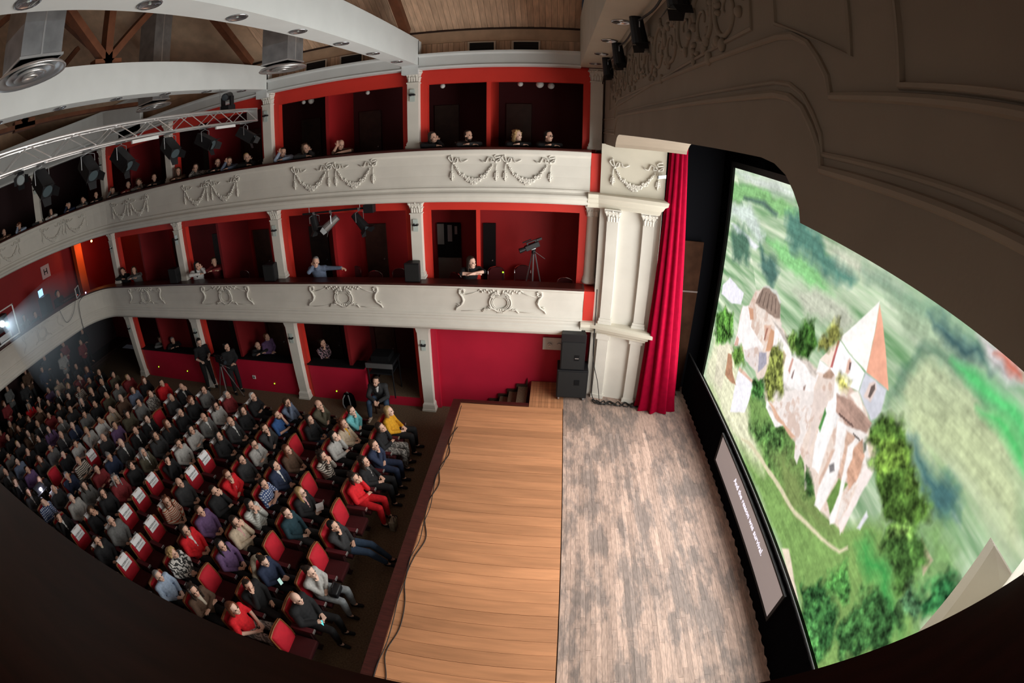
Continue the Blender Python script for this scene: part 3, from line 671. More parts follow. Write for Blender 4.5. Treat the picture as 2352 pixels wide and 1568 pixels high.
# ------------------------------------------------ film picture on the screen
# flat projected picture : colour regions given in screen fractions (u from the far edge, v from the top)
FILM = [
(205,214,204,0.02,0.02,((-0.009,0.004),(0.136,0.007),(0.321,0.001),(0.313,0.04),(0.16,0.048),(0.058,0.038))),
(132,188,118,0.02,0.01,((-0.011,0.077),(0.112,0.047),(0.263,0.056),(0.34,0.082),(0.353,0.099),(0.225,0.124),(0.1,0.106),(-0.007,0.145))),
(84,112,98,0.01,0.008,((0.068,0.105),(0.185,0.091),(0.256,0.113),(0.251,0.128),(0.17,0.112),(0.07,0.119))),
(204,218,208,0.04,0.02,((-0.006,0.153),(0.105,0.133),(0.214,0.205),(0.177,0.249),(0.005,0.211))),
(238,240,244,0.01,0.006,((0.004,0.242),(0.047,0.241),(0.189,0.263),(0.174,0.283),(0.078,0.279))),
(76,112,92,0.05,0.02,((0.016,0.268),(0.094,0.25),(0.146,0.291),(0.148,0.346),(0.051,0.398))),
(74,110,100,0.05,0.02,((0.185,0.244),(0.255,0.275),(0.305,0.308),(0.276,0.358),(0.204,0.328))),
(134,200,126,0.02,0.015,((0.225,0.213),(0.312,0.203),(0.435,0.204),(0.503,0.247),(0.467,0.261),(0.365,0.272),(0.288,0.269))),
(82,128,112,0.05,0.02,((0.286,0.102),(0.342,0.092),(0.425,0.126),(0.518,0.151),(0.554,0.179),(0.531,0.209),(0.444,0.193),(0.375,0.194),(0.302,0.19))),
(196,200,176,0.02,0.02,((0.441,0.118),(0.51,0.113),(0.605,0.125),(0.647,0.13),(0.569,0.161),(0.494,0.16))),
(190,194,172,0.03,0.02,((0.369,0.316),(0.43,0.264),(0.52,0.249),(0.583,0.254),(0.553,0.326),(0.508,0.324),(0.43,0.358))),
(110,150,122,0.04,0.03,((0.562,0.134),(0.719,0.121),(0.813,0.108),(0.877,0.101),(0.889,0.135),(0.794,0.149),(0.693,0.16))),
(158,180,146,0.02,0.02,((0.624,0.154),(0.725,0.143),(0.821,0.154),(0.759,0.198),(0.687,0.205))),
(66,98,98,0.04,0.015,((0.724,0.14),(0.761,0.125),(0.821,0.124),(0.837,0.136),(0.797,0.159),(0.748,0.164))),
(205,196,196,0.02,0.01,((0.8,0.106),(0.825,0.098),(0.875,0.096),(0.888,0.121),(0.867,0.136),(0.837,0.136))),
(200,104,84,0.02,0.008,((0.834,0.111),(0.853,0.105),(0.879,0.106),(0.883,0.117),(0.865,0.122))),
(66,104,84,0.04,0.02,((0.693,0.345),(0.702,0.264),(0.727,0.209),(0.783,0.176),(0.871,0.187),(0.864,0.201),(0.778,0.202),(0.73,0.233),(0.713,0.307))),
(182,194,152,0.02,0.02,((0.709,0.307),(0.719,0.256),(0.734,0.221),(0.777,0.2),(0.866,0.206),(0.93,0.217),(0.868,0.326),(0.771,0.372))),
(186,198,150,0.03,0.04,((0.708,0.343),(0.849,0.218),(0.934,0.234),(0.991,0.319),(0.923,0.356),(0.839,0.349),(0.762,0.358))),
(86,196,110,0.01,0.012,((0.775,0.183),(0.816,0.166),(0.899,0.159),(0.923,0.198),(0.873,0.191),(0.811,0.199))),
(84,192,104,0.01,0.012,((0.836,0.218),(0.871,0.193),(0.924,0.198),(0.941,0.232))),
(66,106,106,0.05,0.02,((0.757,0.376),(0.797,0.378),(0.869,0.381),(0.895,0.401),(0.853,0.446),(0.8,0.417))),
(120,160,96,0.05,0.03,((0.839,0.453),(0.868,0.427),(0.92,0.437),(0.953,0.512),(0.955,0.622),(0.912,0.66),(0.871,0.515))),
(122,160,84,0.03,0.02,((0.022,1.0),(0.419,0.679),(0.573,0.716),(0.728,0.682),(0.794,0.567),(0.883,0.545),(0.959,0.638),(0.887,1.018),(0.756,0.996),(0.605,1.002))),
(228,226,190,0.03,0.03,((0.013,0.978),(0.022,0.786),(0.152,0.707),(0.245,0.813),(0.464,0.922),(0.27,1.007))),
(74,112,56,0.06,0.03,((0.322,0.852),(0.439,0.723),(0.559,0.75),(0.605,0.773),(0.542,0.846),(0.39,0.873))),
(60,150,70,0.05,0.03,((0.779,0.676),(0.802,0.62),(0.875,0.648),(0.932,0.672),(0.891,0.71))),
(120,140,78,0.05,0.03,((0.449,0.822),(0.532,0.749),(0.614,0.787),(0.695,0.74),(0.731,0.727),(0.68,0.81),(0.56,0.876))),
(219,208,170,0.006,0.004,((0.316,0.953),(0.363,0.911),(0.483,0.874),(0.604,0.849),(0.7,0.787),(0.746,0.746),(0.756,0.712),(0.761,0.717),(0.75,0.753),(0.701,0.799),(0.604,0.865),(0.479,0.895),(0.363,0.928),(0.326,0.955))),
(234,212,198,0.012,0.005,((0.156,0.529),(0.193,0.493),(0.211,0.419),(0.254,0.375),(0.323,0.385),(0.354,0.455),(0.463,0.466),(0.513,0.461),(0.557,0.391),(0.596,0.417),(0.655,0.415),(0.693,0.456),(0.719,0.496),(0.716,0.608),(0.732,0.707),(0.692,0.734),(0.656,0.754),(0.6,0.728),(0.553,0.715),(0.487,0.703),(0.436,0.724),(0.348,0.721),(0.292,0.68),(0.191,0.681),(0.157,0.672))),
(240,236,246,0.007,0.0035,((0.011,0.525),(0.051,0.467),(0.15,0.472),(0.146,0.524),(0.094,0.558),(0.011,0.567))),
(150,126,112,0.007,0.0035,((0.22,0.466),(0.229,0.422),(0.243,0.387),(0.269,0.369),(0.306,0.371),(0.33,0.391),(0.342,0.434),(0.316,0.454),(0.272,0.46),(0.241,0.465))),
(112,92,82,0.002,0.002,((0.234,0.456),(0.242,0.397),(0.246,0.395),(0.24,0.455))),
(112,92,82,0.002,0.002,((0.256,0.451),(0.259,0.395),(0.263,0.393),(0.261,0.45))),
(112,92,82,0.002,0.002,((0.276,0.446),(0.275,0.393),(0.279,0.391),(0.282,0.445))),
(112,92,82,0.002,0.002,((0.296,0.441),(0.291,0.391),(0.295,0.389),(0.301,0.44))),
(112,92,82,0.002,0.002,((0.316,0.437),(0.306,0.389),(0.31,0.387),(0.321,0.436))),
(208,208,198,0.007,0.0035,((0.24,0.388),(0.262,0.369),(0.304,0.362),(0.332,0.384),(0.327,0.393),(0.305,0.377),(0.271,0.375))),
(238,222,210,0.012,0.0035,((0.212,0.481),(0.271,0.455),(0.316,0.454),(0.352,0.442),(0.358,0.474),(0.309,0.481),(0.301,0.55),(0.274,0.567),(0.225,0.554))),
(250,243,240,0.007,0.0035,((0.158,0.518),(0.198,0.496),(0.217,0.512),(0.223,0.561),(0.301,0.573),(0.295,0.673),(0.226,0.689),(0.204,0.658),(0.153,0.703),(0.159,0.645))),
(205,150,120,0.007,0.0035,((0.191,0.501),(0.216,0.495),(0.228,0.528),(0.212,0.54))),
(214,168,150,0.007,0.0035,((0.156,0.701),(0.16,0.654),(0.174,0.652),(0.177,0.682))),
(226,182,158,0.007,0.0035,((0.283,0.508),(0.311,0.485),(0.319,0.534),(0.302,0.554))),
(205,150,115,0.007,0.0035,((0.314,0.494),(0.35,0.491),(0.349,0.552),(0.314,0.578))),
(160,104,88,0.004,0.0035,((0.296,0.508),(0.303,0.503),(0.301,0.55),(0.295,0.552))),
(230,215,210,0.012,0.0035,((0.215,0.661),(0.281,0.59),(0.307,0.59),(0.297,0.677),(0.237,0.692))),
(165,160,175,0.007,0.0035,((0.288,0.608),(0.319,0.579),(0.332,0.613),(0.305,0.675))),
(250,243,240,0.007,0.0035,((0.327,0.472),(0.369,0.47),(0.492,0.478),(0.518,0.471),(0.516,0.511),(0.53,0.544),(0.539,0.621),(0.437,0.75),(0.381,0.737),(0.358,0.644))),
(208,194,184,0.014,0.0035,((0.304,0.463),(0.362,0.465),(0.465,0.466),(0.512,0.468),(0.512,0.482),(0.461,0.489),(0.369,0.486))),
(192,172,134,0.007,0.0035,((0.378,0.542),(0.386,0.515),(0.399,0.522),(0.399,0.57),(0.388,0.57))),
(206,152,136,0.004,0.0035,((0.421,0.554),(0.422,0.506),(0.428,0.506),(0.429,0.557))),
(120,90,85,0.003,0.0035,((0.438,0.542),(0.441,0.532),(0.443,0.56),(0.438,0.562))),
(150,120,110,0.003,0.0035,((0.485,0.544),(0.49,0.533),(0.493,0.552),(0.488,0.556))),
(206,198,190,0.02,0.006,((0.393,0.653),(0.417,0.6),(0.504,0.569),(0.518,0.629),(0.459,0.714),(0.392,0.724))),
(226,180,156,0.012,0.0035,((0.394,0.71),(0.427,0.695),(0.484,0.69),(0.466,0.713),(0.425,0.726))),
(246,242,248,0.007,0.0035,((0.213,0.747),(0.301,0.722),(0.302,0.803),(0.298,0.861),(0.225,0.942),(0.209,0.791))),
(226,184,164,0.004,0.0035,((0.211,0.744),(0.301,0.718),(0.299,0.73),(0.211,0.762))),
(226,218,190,0.02,0.006,((0.055,0.776),(0.13,0.717),(0.154,0.716),(0.13,0.779),(0.142,0.926),(0.082,0.944))),
(180,130,100,0.012,0.0035,((0.13,0.762),(0.152,0.745),(0.18,0.801),(0.217,0.824),(0.18,0.842),(0.142,0.853))),
(228,208,196,0.012,0.0035,((0.52,0.507),(0.532,0.452),(0.551,0.42),(0.565,0.415),(0.583,0.449),(0.584,0.502),(0.582,0.571),(0.536,0.627),(0.535,0.558))),
(170,136,116,0.014,0.0035,((0.532,0.452),(0.551,0.419),(0.563,0.417),(0.559,0.44),(0.534,0.465))),
(254,248,242,0.003,0.002,((0.615,0.182),(0.544,0.335),(0.592,0.347),(0.631,0.35),(0.622,0.25))),
(244,170,140,0.003,0.002,((0.617,0.189),(0.635,0.226),(0.688,0.339),(0.631,0.351))),
(250,228,212,0.004,0.002,((0.54,0.344),(0.546,0.42),(0.509,0.433))),
(250,246,244,0.004,0.0035,((0.509,0.433),(0.543,0.424),(0.532,0.453),(0.509,0.471))),
(252,250,250,0.004,0.002,((0.546,0.339),(0.628,0.356),(0.629,0.406),(0.581,0.433),(0.545,0.424))),
(198,106,102,0.003,0.002,((0.541,0.342),(0.546,0.343),(0.549,0.418),(0.543,0.421))),
(206,206,216,0.005,0.0035,((0.629,0.354),(0.684,0.34),(0.69,0.404),(0.677,0.432),(0.631,0.406))),
(228,202,192,0.005,0.0035,((0.644,0.404),(0.647,0.365),(0.658,0.349),(0.665,0.362),(0.662,0.398))),
(100,85,80,0.003,0.002,((0.653,0.395),(0.652,0.368),(0.658,0.355),(0.662,0.365),(0.658,0.393))),
(218,172,152,0.004,0.0035,((0.585,0.396),(0.582,0.364),(0.585,0.355),(0.591,0.36),(0.594,0.386),(0.591,0.396))),
(95,75,75,0.003,0.002,((0.59,0.382),(0.587,0.364),(0.591,0.362),(0.594,0.381))),
(250,244,240,0.007,0.0035,((0.561,0.419),(0.571,0.405),(0.592,0.448),(0.59,0.504),(0.602,0.544),(0.582,0.571),(0.581,0.496))),
(190,160,145,0.016,0.0035,((0.587,0.462),(0.638,0.445),(0.673,0.433),(0.683,0.445),(0.648,0.488),(0.592,0.497))),
(232,228,228,0.007,0.0035,((0.593,0.5),(0.629,0.489),(0.654,0.481),(0.606,0.54))),
(248,236,226,0.012,0.0035,((0.615,0.436),(0.629,0.408),(0.644,0.417),(0.655,0.433),(0.638,0.445))),
(240,228,222,0.012,0.0035,((0.384,0.712),(0.407,0.641),(0.521,0.518),(0.537,0.572),(0.536,0.661),(0.548,0.7),(0.55,0.748),(0.535,0.744),(0.518,0.696),(0.502,0.704),(0.454,0.708))),
(222,172,142,0.007,0.0035,((0.382,0.708),(0.406,0.7),(0.459,0.709),(0.516,0.69),(0.506,0.711),(0.451,0.719))),
(228,208,198,0.012,0.0035,((0.521,0.518),(0.556,0.48),(0.57,0.528),(0.565,0.617),(0.564,0.659),(0.605,0.761),(0.601,0.774),(0.565,0.719),(0.555,0.641))),
(250,246,244,0.007,0.0035,((0.567,0.505),(0.587,0.462),(0.603,0.526),(0.611,0.653),(0.616,0.688),(0.602,0.69),(0.592,0.698),(0.572,0.631))),
(70,130,60,0.004,0.0035,((0.566,0.526),(0.573,0.535),(0.575,0.593),(0.568,0.588))),
(240,230,224,0.012,0.0035,((0.604,0.509),(0.679,0.438),(0.706,0.499),(0.722,0.496),(0.721,0.562),(0.684,0.642),(0.632,0.618))),
(214,178,158,0.012,0.0035,((0.62,0.595),(0.633,0.566),(0.638,0.666),(0.642,0.708),(0.627,0.707),(0.623,0.689))),
(248,241,238,0.007,0.0035,((0.607,0.516),(0.633,0.499),(0.639,0.559),(0.66,0.622),(0.66,0.703),(0.661,0.751),(0.643,0.764),(0.632,0.717),(0.628,0.585))),
(120,115,115,0.006,0.0035,((0.63,0.632),(0.639,0.613),(0.649,0.626),(0.64,0.645))),
(206,168,146,0.014,0.0035,((0.639,0.512),(0.661,0.499),(0.673,0.624),(0.661,0.631))),
(104,140,68,0.01,0.0035,((0.662,0.706),(0.665,0.626),(0.69,0.61),(0.682,0.656),(0.688,0.725))),
(248,241,238,0.007,0.0035,((0.653,0.54),(0.664,0.5),(0.675,0.583),(0.705,0.719),(0.698,0.74),(0.688,0.731),(0.681,0.658))),
(200,152,126,0.016,0.0035,((0.67,0.528),(0.68,0.484),(0.698,0.505),(0.706,0.586),(0.698,0.624),(0.677,0.597))),
(236,224,216,0.012,0.0035,((0.691,0.654),(0.703,0.59),(0.711,0.644),(0.709,0.699),(0.704,0.702))),
(246,230,224,0.007,0.0035,((0.709,0.5),(0.723,0.495),(0.727,0.513),(0.726,0.63),(0.729,0.72),(0.712,0.706),(0.714,0.65),(0.709,0.54))),
(186,148,132,0.016,0.0035,((0.585,0.464),(0.628,0.437),(0.68,0.433),(0.681,0.464),(0.633,0.499),(0.597,0.501))),
(96,74,68,0.002,0.002,((0.603,0.5),(0.605,0.495),(0.614,0.497),(0.612,0.501))),
(96,74,68,0.002,0.002,((0.61,0.498),(0.612,0.493),(0.621,0.495),(0.619,0.499))),
(96,74,68,0.002,0.002,((0.617,0.496),(0.619,0.491),(0.627,0.493),(0.626,0.497))),
(96,74,68,0.002,0.002,((0.624,0.493),(0.626,0.489),(0.634,0.491),(0.633,0.495))),
(96,74,68,0.002,0.002,((0.631,0.491),(0.633,0.487),(0.641,0.489),(0.639,0.493))),
(96,74,68,0.002,0.002,((0.637,0.489),(0.64,0.484),(0.648,0.486),(0.646,0.49))),
(90,80,76,0.002,0.002,((0.652,0.501),(0.653,0.498),(0.659,0.5),(0.658,0.503))),
(90,80,76,0.002,0.002,((0.657,0.5),(0.658,0.497),(0.664,0.498),(0.663,0.502))),
(90,80,76,0.002,0.002,((0.662,0.498),(0.663,0.495),(0.668,0.497),(0.667,0.5))),
(90,80,76,0.002,0.002,((0.666,0.497),(0.667,0.494),(0.673,0.495),(0.672,0.499))),
(252,224,204,0.007,0.0035,((0.679,0.453),(0.697,0.444),(0.718,0.487),(0.706,0.5),(0.688,0.479))),
(110,110,105,0.005,0.0035,((0.683,0.49),(0.687,0.482),(0.694,0.496),(0.691,0.506))),
(226,223,229,0.007,0.0035,((0.753,0.653),(0.752,0.602),(0.76,0.606),(0.76,0.649))),
(238,218,194,0.006,0.004,((0.621,0.991),(0.64,0.955),(0.742,1.003),(0.718,1.016))),
(230,192,170,0.006,0.004,((0.861,0.502),(0.892,0.502),(0.896,0.539),(0.869,0.52))),
(52,88,36,0.06,0.012,((0.406,0.422),(0.432,0.367),(0.47,0.359),(0.492,0.41),(0.465,0.468),(0.42,0.487))),
(104,140,60,0.06,0.012,((0.382,0.466),(0.408,0.426),(0.434,0.462),(0.42,0.487),(0.393,0.487))),
(126,126,62,0.06,0.012,((0.5,0.377),(0.52,0.309),(0.543,0.301),(0.546,0.337),(0.52,0.401),(0.501,0.435))),
(78,128,52,0.06,0.012,((-0.005,0.686),(0.055,0.576),(0.096,0.602),(0.133,0.691),(0.037,0.783))),
(74,104,44,0.06,0.012,((0.683,0.435),(0.694,0.371),(0.715,0.334),(0.742,0.356),(0.751,0.397),(0.7,0.472))),
(68,100,40,0.06,0.012,((0.688,0.429),(0.71,0.358),(0.74,0.367),(0.777,0.408),(0.82,0.429),(0.85,0.464),(0.862,0.502),(0.812,0.536),(0.78,0.58),(0.731,0.505))),
(110,146,56,0.06,0.012,((0.7,0.444),(0.716,0.395),(0.75,0.399),(0.787,0.426),(0.772,0.47),(0.74,0.502))),
(62,98,44,0.06,0.012,((0.817,0.592),(0.812,0.527),(0.845,0.492),(0.882,0.522),(0.898,0.549),(0.872,0.623),(0.834,0.63))),
(112,150,70,0.06,0.012,((0.813,0.545),(0.82,0.508),(0.847,0.503),(0.857,0.531),(0.832,0.565))),
(44,86,44,0.06,0.012,((0.716,0.952),(0.743,0.859),(0.783,0.854),(0.834,0.85),(0.864,0.897),(0.868,1.013),(0.797,0.992))),
(70,128,60,0.06,0.012,((0.75,0.814),(0.771,0.742),(0.803,0.771),(0.811,0.827),(0.778,0.858))),
(52,94,48,0.06,0.012,((0.845,0.862),(0.827,0.72),(0.863,0.673),(0.918,0.679),(0.926,0.743),(0.9,0.893))),
(70,110,72,0.06,0.012,((0.88,0.625),(0.893,0.557),(0.924,0.56),(0.94,0.62),(0.924,0.658))),
(40,96,52,0.06,0.012,((0.904,0.536),(0.914,0.478),(0.939,0.46),(0.96,0.508),(0.948,0.578),(0.915,0.569))),
(40,70,34,0.06,0.012,((0.574,0.734),(0.601,0.752),(0.634,0.766),(0.618,0.793),(0.586,0.776))),
(36,60,34,0.06,0.012,((0.887,0.64),(0.938,0.664),(0.932,0.679),(0.894,0.669))),
(84,120,50,0.06,0.012,((0.152,0.731),(0.187,0.667),(0.219,0.67),(0.244,0.71),(0.19,0.784),(0.158,0.767))),
(122,130,62,0.06,0.012,((0.337,0.585),(0.354,0.526),(0.382,0.522),(0.399,0.58),(0.415,0.646),(0.37,0.708),(0.339,0.676))),
(60,108,50,0.06,0.012,((0.302,0.714),(0.336,0.667),(0.372,0.723),(0.313,0.804))),
(176,170,92,0.06,0.012,((0.583,0.427),(0.592,0.399),(0.614,0.408),(0.615,0.436),(0.595,0.445))),
(70,130,66,0.06,0.012,((0.759,1.046),(0.785,0.959),(0.832,0.943),(0.865,0.991),(0.866,1.032))),
]
def film():
    W_, H_ = 840, 473
    rs = np.random.RandomState(4)
    def vn(nx, ny):
        g = rs.rand(ny+2, nx+2); xs = np.linspace(0, nx, W_); ys = np.linspace(0, ny, H_)
        xi = xs.astype(int); yi = ys.astype(int); fx = xs-xi; fy = ys-yi
        fx = fx*fx*(3-2*fx); fy = fy*fy*(3-2*fy)
        a = g[yi][:, xi]; b = g[yi][:, xi+1]; c = g[yi+1][:, xi]; d = g[yi+1][:, xi+1]
        return (a*(1-fx)+b*fx)*(1-fy[:, None]) + (c*(1-fx)+d*fx)*fy[:, None]
    def fb(n, o=4, ar=1.0):
        s = 0; t = 0
        for k in range(o): s = s + vn(int(n*2**k), max(1, int(n*ar*2**k)))*.5**k; t += .5**k
        return s/t - .5
    U, V = np.meshgrid(np.linspace(0, 1, W_), np.linspace(0, 1, H_))
    # streaked far landscape
    def sheared(n, o, ar):
        g = fb(n, o, ar); out = np.empty_like(g)
        for r in range(H_): out[r] = np.roll(g[r], int(r*.9))
        return out
    s1 = sheared(9, 4, 5.0); s2 = sheared(5, 3, 7.0); s3 = fb(40, 3, .56)
    base = np.array([162., 190., 150.])[None, None] + s1[..., None]*np.array([150., 100., 130.]) + s2[..., None]*np.array([90., 80., 80.])
    img = base
    wx = fb(26, 4, .56); wy = fb(26, 4, .56); tex = fb(70, 3, .56); fine = fb(150, 2, .56); big = fb(12, 3, .56)
    strk = sheared(14, 4, 6.0)
    for (r, g_, b, wp, so, P) in FILM:
        uu = U + wx*wp; vv = V + wy*wp*1.7
        us = [p[0] for p in P]; vs_ = [p[1] for p in P]
        x0 = max(0, int((min(us)-.06)*W_)); x1 = min(W_, int((max(us)+.06)*W_)+1); y0 = max(0, int((min(vs_)-.08)*H_)); y1 = min(H_, int((max(vs_)+.08)*H_)+1)
        if x1 <= x0 or y1 <= y0: continue
        a, c = uu[y0:y1, x0:x1], vv[y0:y1, x0:x1]*.5625
        ins = np.zeros(a.shape, bool); dist = np.full(a.shape, 9.)
        n = len(P)
        for i in range(n):
            ax, ay = P[i][0], P[i][1]*.5625; bx, by = P[(i+1) % n][0], P[(i+1) % n][1]*.5625
            cond = (ay > c) != (by > c)
            ins ^= cond & (a < (bx-ax)*(c-ay)/((by-ay) if by != ay else 1e-9)+ax)
            dx, dy = bx-ax, by-ay; t = np.clip(((a-ax)*dx+(c-ay)*dy)/(dx*dx+dy*dy+1e-12), 0, 1)
            dist = np.minimum(dist, np.hypot(a-ax-t*dx, c-ay-t*dy))
        sd = np.where(ins, dist, -dist); al = np.clip(.5+sd/(so*1.2), 0, 1)[..., None]
        sl = (slice(y0, y1), slice(x0, x1))
        tr = wp >= .055
        amp = 1 + (tex[sl]*(1.15 if tr else .16) + fine[sl]*(1.1 if tr else .2) + (strk[sl]*.30 if .0125 < wp < .055 else 0))
        if r > 200 and wp < .0125: amp = 1 + tex[sl]*.10 + fine[sl]*.10
        colr = np.array([r, g_, b], float)[None, None]*amp[..., None]
        if tr: colr = colr + np.clip(tex[sl], 0, 1)[..., None]*np.array([34., 40., 12.])
        if 225 < r < 242 and .011 < wp < .013:      # ruined masonry
            st = np.clip((big[sl]+tex[sl]*.9)*6-.55, 0, 1)[..., None]
            colr = colr*(1-st*.5) + np.array([190., 150., 130.])*st*.5
        img[sl] = img[sl]*(1-al) + colr*al
    gr = img.mean(-1, keepdims=True); img = gr + (img-gr)*.95; img = 255*(np.clip(img, 6, 262)/255.)**.92
    img = np.clip(img, 8, 255)/255.
    lin = np.where(img <= .04045, img/12.92, ((img+.055)/1.055)**2.4)
    Y = (SY1 - U*(SY1-SY0)) - scr.location.y; Z = SZ1 - V*(SZ1-SZ0) - HS
    co = np.stack([np.full_like(Y, -.005), Y, Z], -1).reshape(-1, 3)
    i = np.arange((H_-1)*W_).reshape(H_-1, W_)[:, :-1].reshape(-1)
    q = np.stack([i, i+1, i+W_+1, i+W_], 1)
    me = D.meshes.new('picture'); me.vertices.add(len(co)); me.vertices.foreach_set('co', co.ravel())
    me.loops.add(q.size); me.loops.foreach_set('vertex_index', q.ravel())
    me.polygons.add(len(q)); me.polygons.foreach_set('loop_start', np.arange(0, q.size, 4)); me.update(calc_edges=True)
    at = me.color_attributes.new('film', 'FLOAT_COLOR', 'POINT')
    at.data.foreach_set('color', np.concatenate([lin.reshape(-1, 3), np.ones((len(co), 1))], 1).astype(np.float32).ravel())
    m = D.materials.new('projected_film'); m.use_nodes = True; nt = m.node_tree; nt.nodes.clear()
    o = nt.nodes.new('ShaderNodeOutputMaterial'); e = nt.nodes.new('ShaderNodeEmission'); a = nt.nodes.new('ShaderNodeAttribute'); a.attribute_name = 'film'
    nt.links.new(a.outputs['Color'], e.inputs['Color']); e.inputs['Strength'].default_value = 1.0; nt.links.new(e.outputs[0], o.inputs[0])
    m.cycles.emission_sampling = 'NONE'
    me.materials.append(m)
    link('picture', me, scr)
film()

# ================================================================== STUCCO ORNAMENTS (parts of the parapets)
rg = random.Random(21)
def garland_mesh():
    m = MB(); k = .00132
    P = lambda x, z, y=-.02: ((x-812)*k, y, (330-z)*k)
    rb = lambda pts, r=.017: m.tube([P(*p) for p in pts], [r*(1.1-.35*abs(2*i/(len(pts)-1)-1)) for i in range(len(pts))], 6)
    # bows
    rb([(470,235),(415,190),(385,150),(400,115),(440,125),(455,170),(470,235)]); rb([(470,235),(530,215),(545,160),(510,150),(470,235)]); rb([(540,165),(580,160),(600,215),(640,215),(705,180)])
    rb([(430,120),(425,85),(450,120)], .012)
    rb([(1150,215),(1225,160),(1240,130),(1160,150),(1130,120),(1170,90),(1225,85)]); rb([(1150,215),(1080,215),(1085,150),(1120,170),(1150,215)]); rb([(1085,160),(1040,140),(1000,225),(960,220),(915,190)]); 
    rb([(1240,140),(1225,210),(1150,215)])
    m.sph(P(470,235), (.032,.03,.032), 8, 6); m.sph(P(1160,215), (.032,.03,.032), 8, 6)
    # tassels
    for x in (445, 1165):
        rb([(x+10,250),(x,300),(x,360)], .012)
        for q, (dz, r) in enumerate(((380,.020),(410,.028),(440,.036),(470,.032),(500,.022),(525,.012))):
            m.sph(P(x+rg.uniform(-6,6), dz), (r, .026, r*1.1), 7, 5)
        for sx in (-1, 1):
            for q in range(3): m.sph(P(x+sx*(22+q*4), 410+q*28), (.018,.016,.022), 6, 4)
    # festoon
    pts = [(500,280),(535,345),(580,400),(640,455),(700,500),(760,530),(800,545),(850,520),(910,490),(970,455),(1020,400),(1060,340),(1100,270)]
    n = 46
    for i in range(n):
        t = i/(n-1)*(len(pts)-1); a = int(min(t, len(pts)-2)); f = t-a
        x = pts[a][0]*(1-f)+pts[a+1][0]*f; z = pts[a][1]*(1-f)+pts[a+1][1]*f
        c = 1-abs(2*i/(n-1)-1); r = .018+.020*c
        for q in range(2 if c < .5 else 3):
            m.sph(P(x+rg.uniform(-1,1)*(10+26*c), z+rg.uniform(-1,1)*(10+30*c), -.018-.012*c), (r*rg.uniform(.6,1.1), .022, r*rg.uniform(.6,1.1)), 6, 5)
    for q in range(14):
        a = rg.uniform(0, 2*PI); m.sph(P(800+70*math.cos(a), 530+45*math.sin(a), -.03), (.022,.016,.022), 6, 5)
    m.tube([P(790,560),P(800,585),P(803,600)], [.018,.014,.006], 6)
    return m.mesh('garland', plaster, True)
def cartouche_mesh():
    m = MB(); k = .00278
    P = lambda x, z, y=-.012: ((x-1820)*k, y, (195-z)*k)
    rb = lambda pts, r=.014, y=-.012: m.tube([P(p[0], p[1], y) for p in pts], [1.5*r*(1.1-.4*abs(2*i/(len(pts)-1)-1)) for i in range(len(pts))], 6)
    for R, r in ((92,.020),(74,.014),(62,.010)):
        pts = []
        for i in range(40):
            a = 2*PI*i/40; d = 1 - .18*math.exp(-((a-PI/2)/.28)**2) 
            pts.append(P(1820+R*d*math.cos(a)*.98, 205-R*.86*d*math.sin(a)))
        m.tube(pts, r, 6, True)
    # crown of leaves
    for s in (-1, 1):
        rb([(1820,140),(1820+s*30,115),(1820+s*62,128),(1820+s*80,150),(1820+s*60,162),(1820+s*50,145)], .016, -.02)
        for q in range(9):
            x = 1820+s*(18+q*18); z = 105+3*math.sin(q*2.1)*4 - (q*.6); h = 26 - q*1.6
            rb([(x, z+h*.6),(x+s*5, z+h*.1),(x+s*10, z-h*.35)], .015, -.02)
            rb([(x, z+h*.6),(x+s*14, z+h*.5)], .012, -.02)
        rb([(1820+s*170,115),(1820+s*150,100),(1820+s*175,95),(1820+s*185,108)], .010)
        # lower scrolls
        rb([(1820+s*20,280),(1820+s*50,265),(1820+s*80,255),(1820+s*100,240)], .016, -.02)
        rb([(1820+s*70,262),(1820+s*105,270),(1820+s*130,262),(1820+s*152,290)], .014, -.015)
        for q in range(5): rb([(1820+s*(78+q*16),262+q*5),(1820+s*(92+q*16),245+q*8)], .011, -.015)
        # strings
        rb([(1820+s*175,112),(1820+s*230,130),(1820+s*290,142)], .006); rb([(1820+s*155,280),(1820+s*230,285),(1820+s*330,290)], .004)
        # side S scrolls
        x0 = 1820+s*320
        rb([(x0-s*10,120),(x0-s*25,105),(x0-s*5,92),(x0+s*20,100),(x0+s*22,130),(x0-s*5,165),(x0-s*12,200),(x0+s*5,235),(x0+s*45,262),(x0+s*58,285)], .018, -.018)
        rb([(x0+s*5,150),(x0+s*-22,190),(x0-s*10,225),(x0+s*30,255)], .011, -.012)
        for q in range(7):
            a = q*.9; m.sph(P(x0-s*2+18*math.cos(a), 118+18*math.sin(a), -.02), (.024,.02,.020), 6, 5)
        for q in range(4): rb([(x0+s*(20+q*8),232+q*14),(x0+s*(44+q*4),228+q*16)], .010, -.014)
    for q in range(5): rb([(1800+q*10,270+3*(q%2)),(1798+q*11,295)], .009, -.02)
    for q in range(3): m.sph(P(1800+q*20, 268, -.02), (.03,.02,.026), 6, 5)
    return m.mesh('cartouche', plaster, True)
GAR = garland_mesh(); CART = cartouche_mesh()
for c, xl, xr in BAYS:
    for dx in (-.57, .57): link('garland', GAR, b2, (c+dx, YP+.015, 6.40))
    link('cartouche', CART, b1, (c-.01, YP+.012, 3.37))
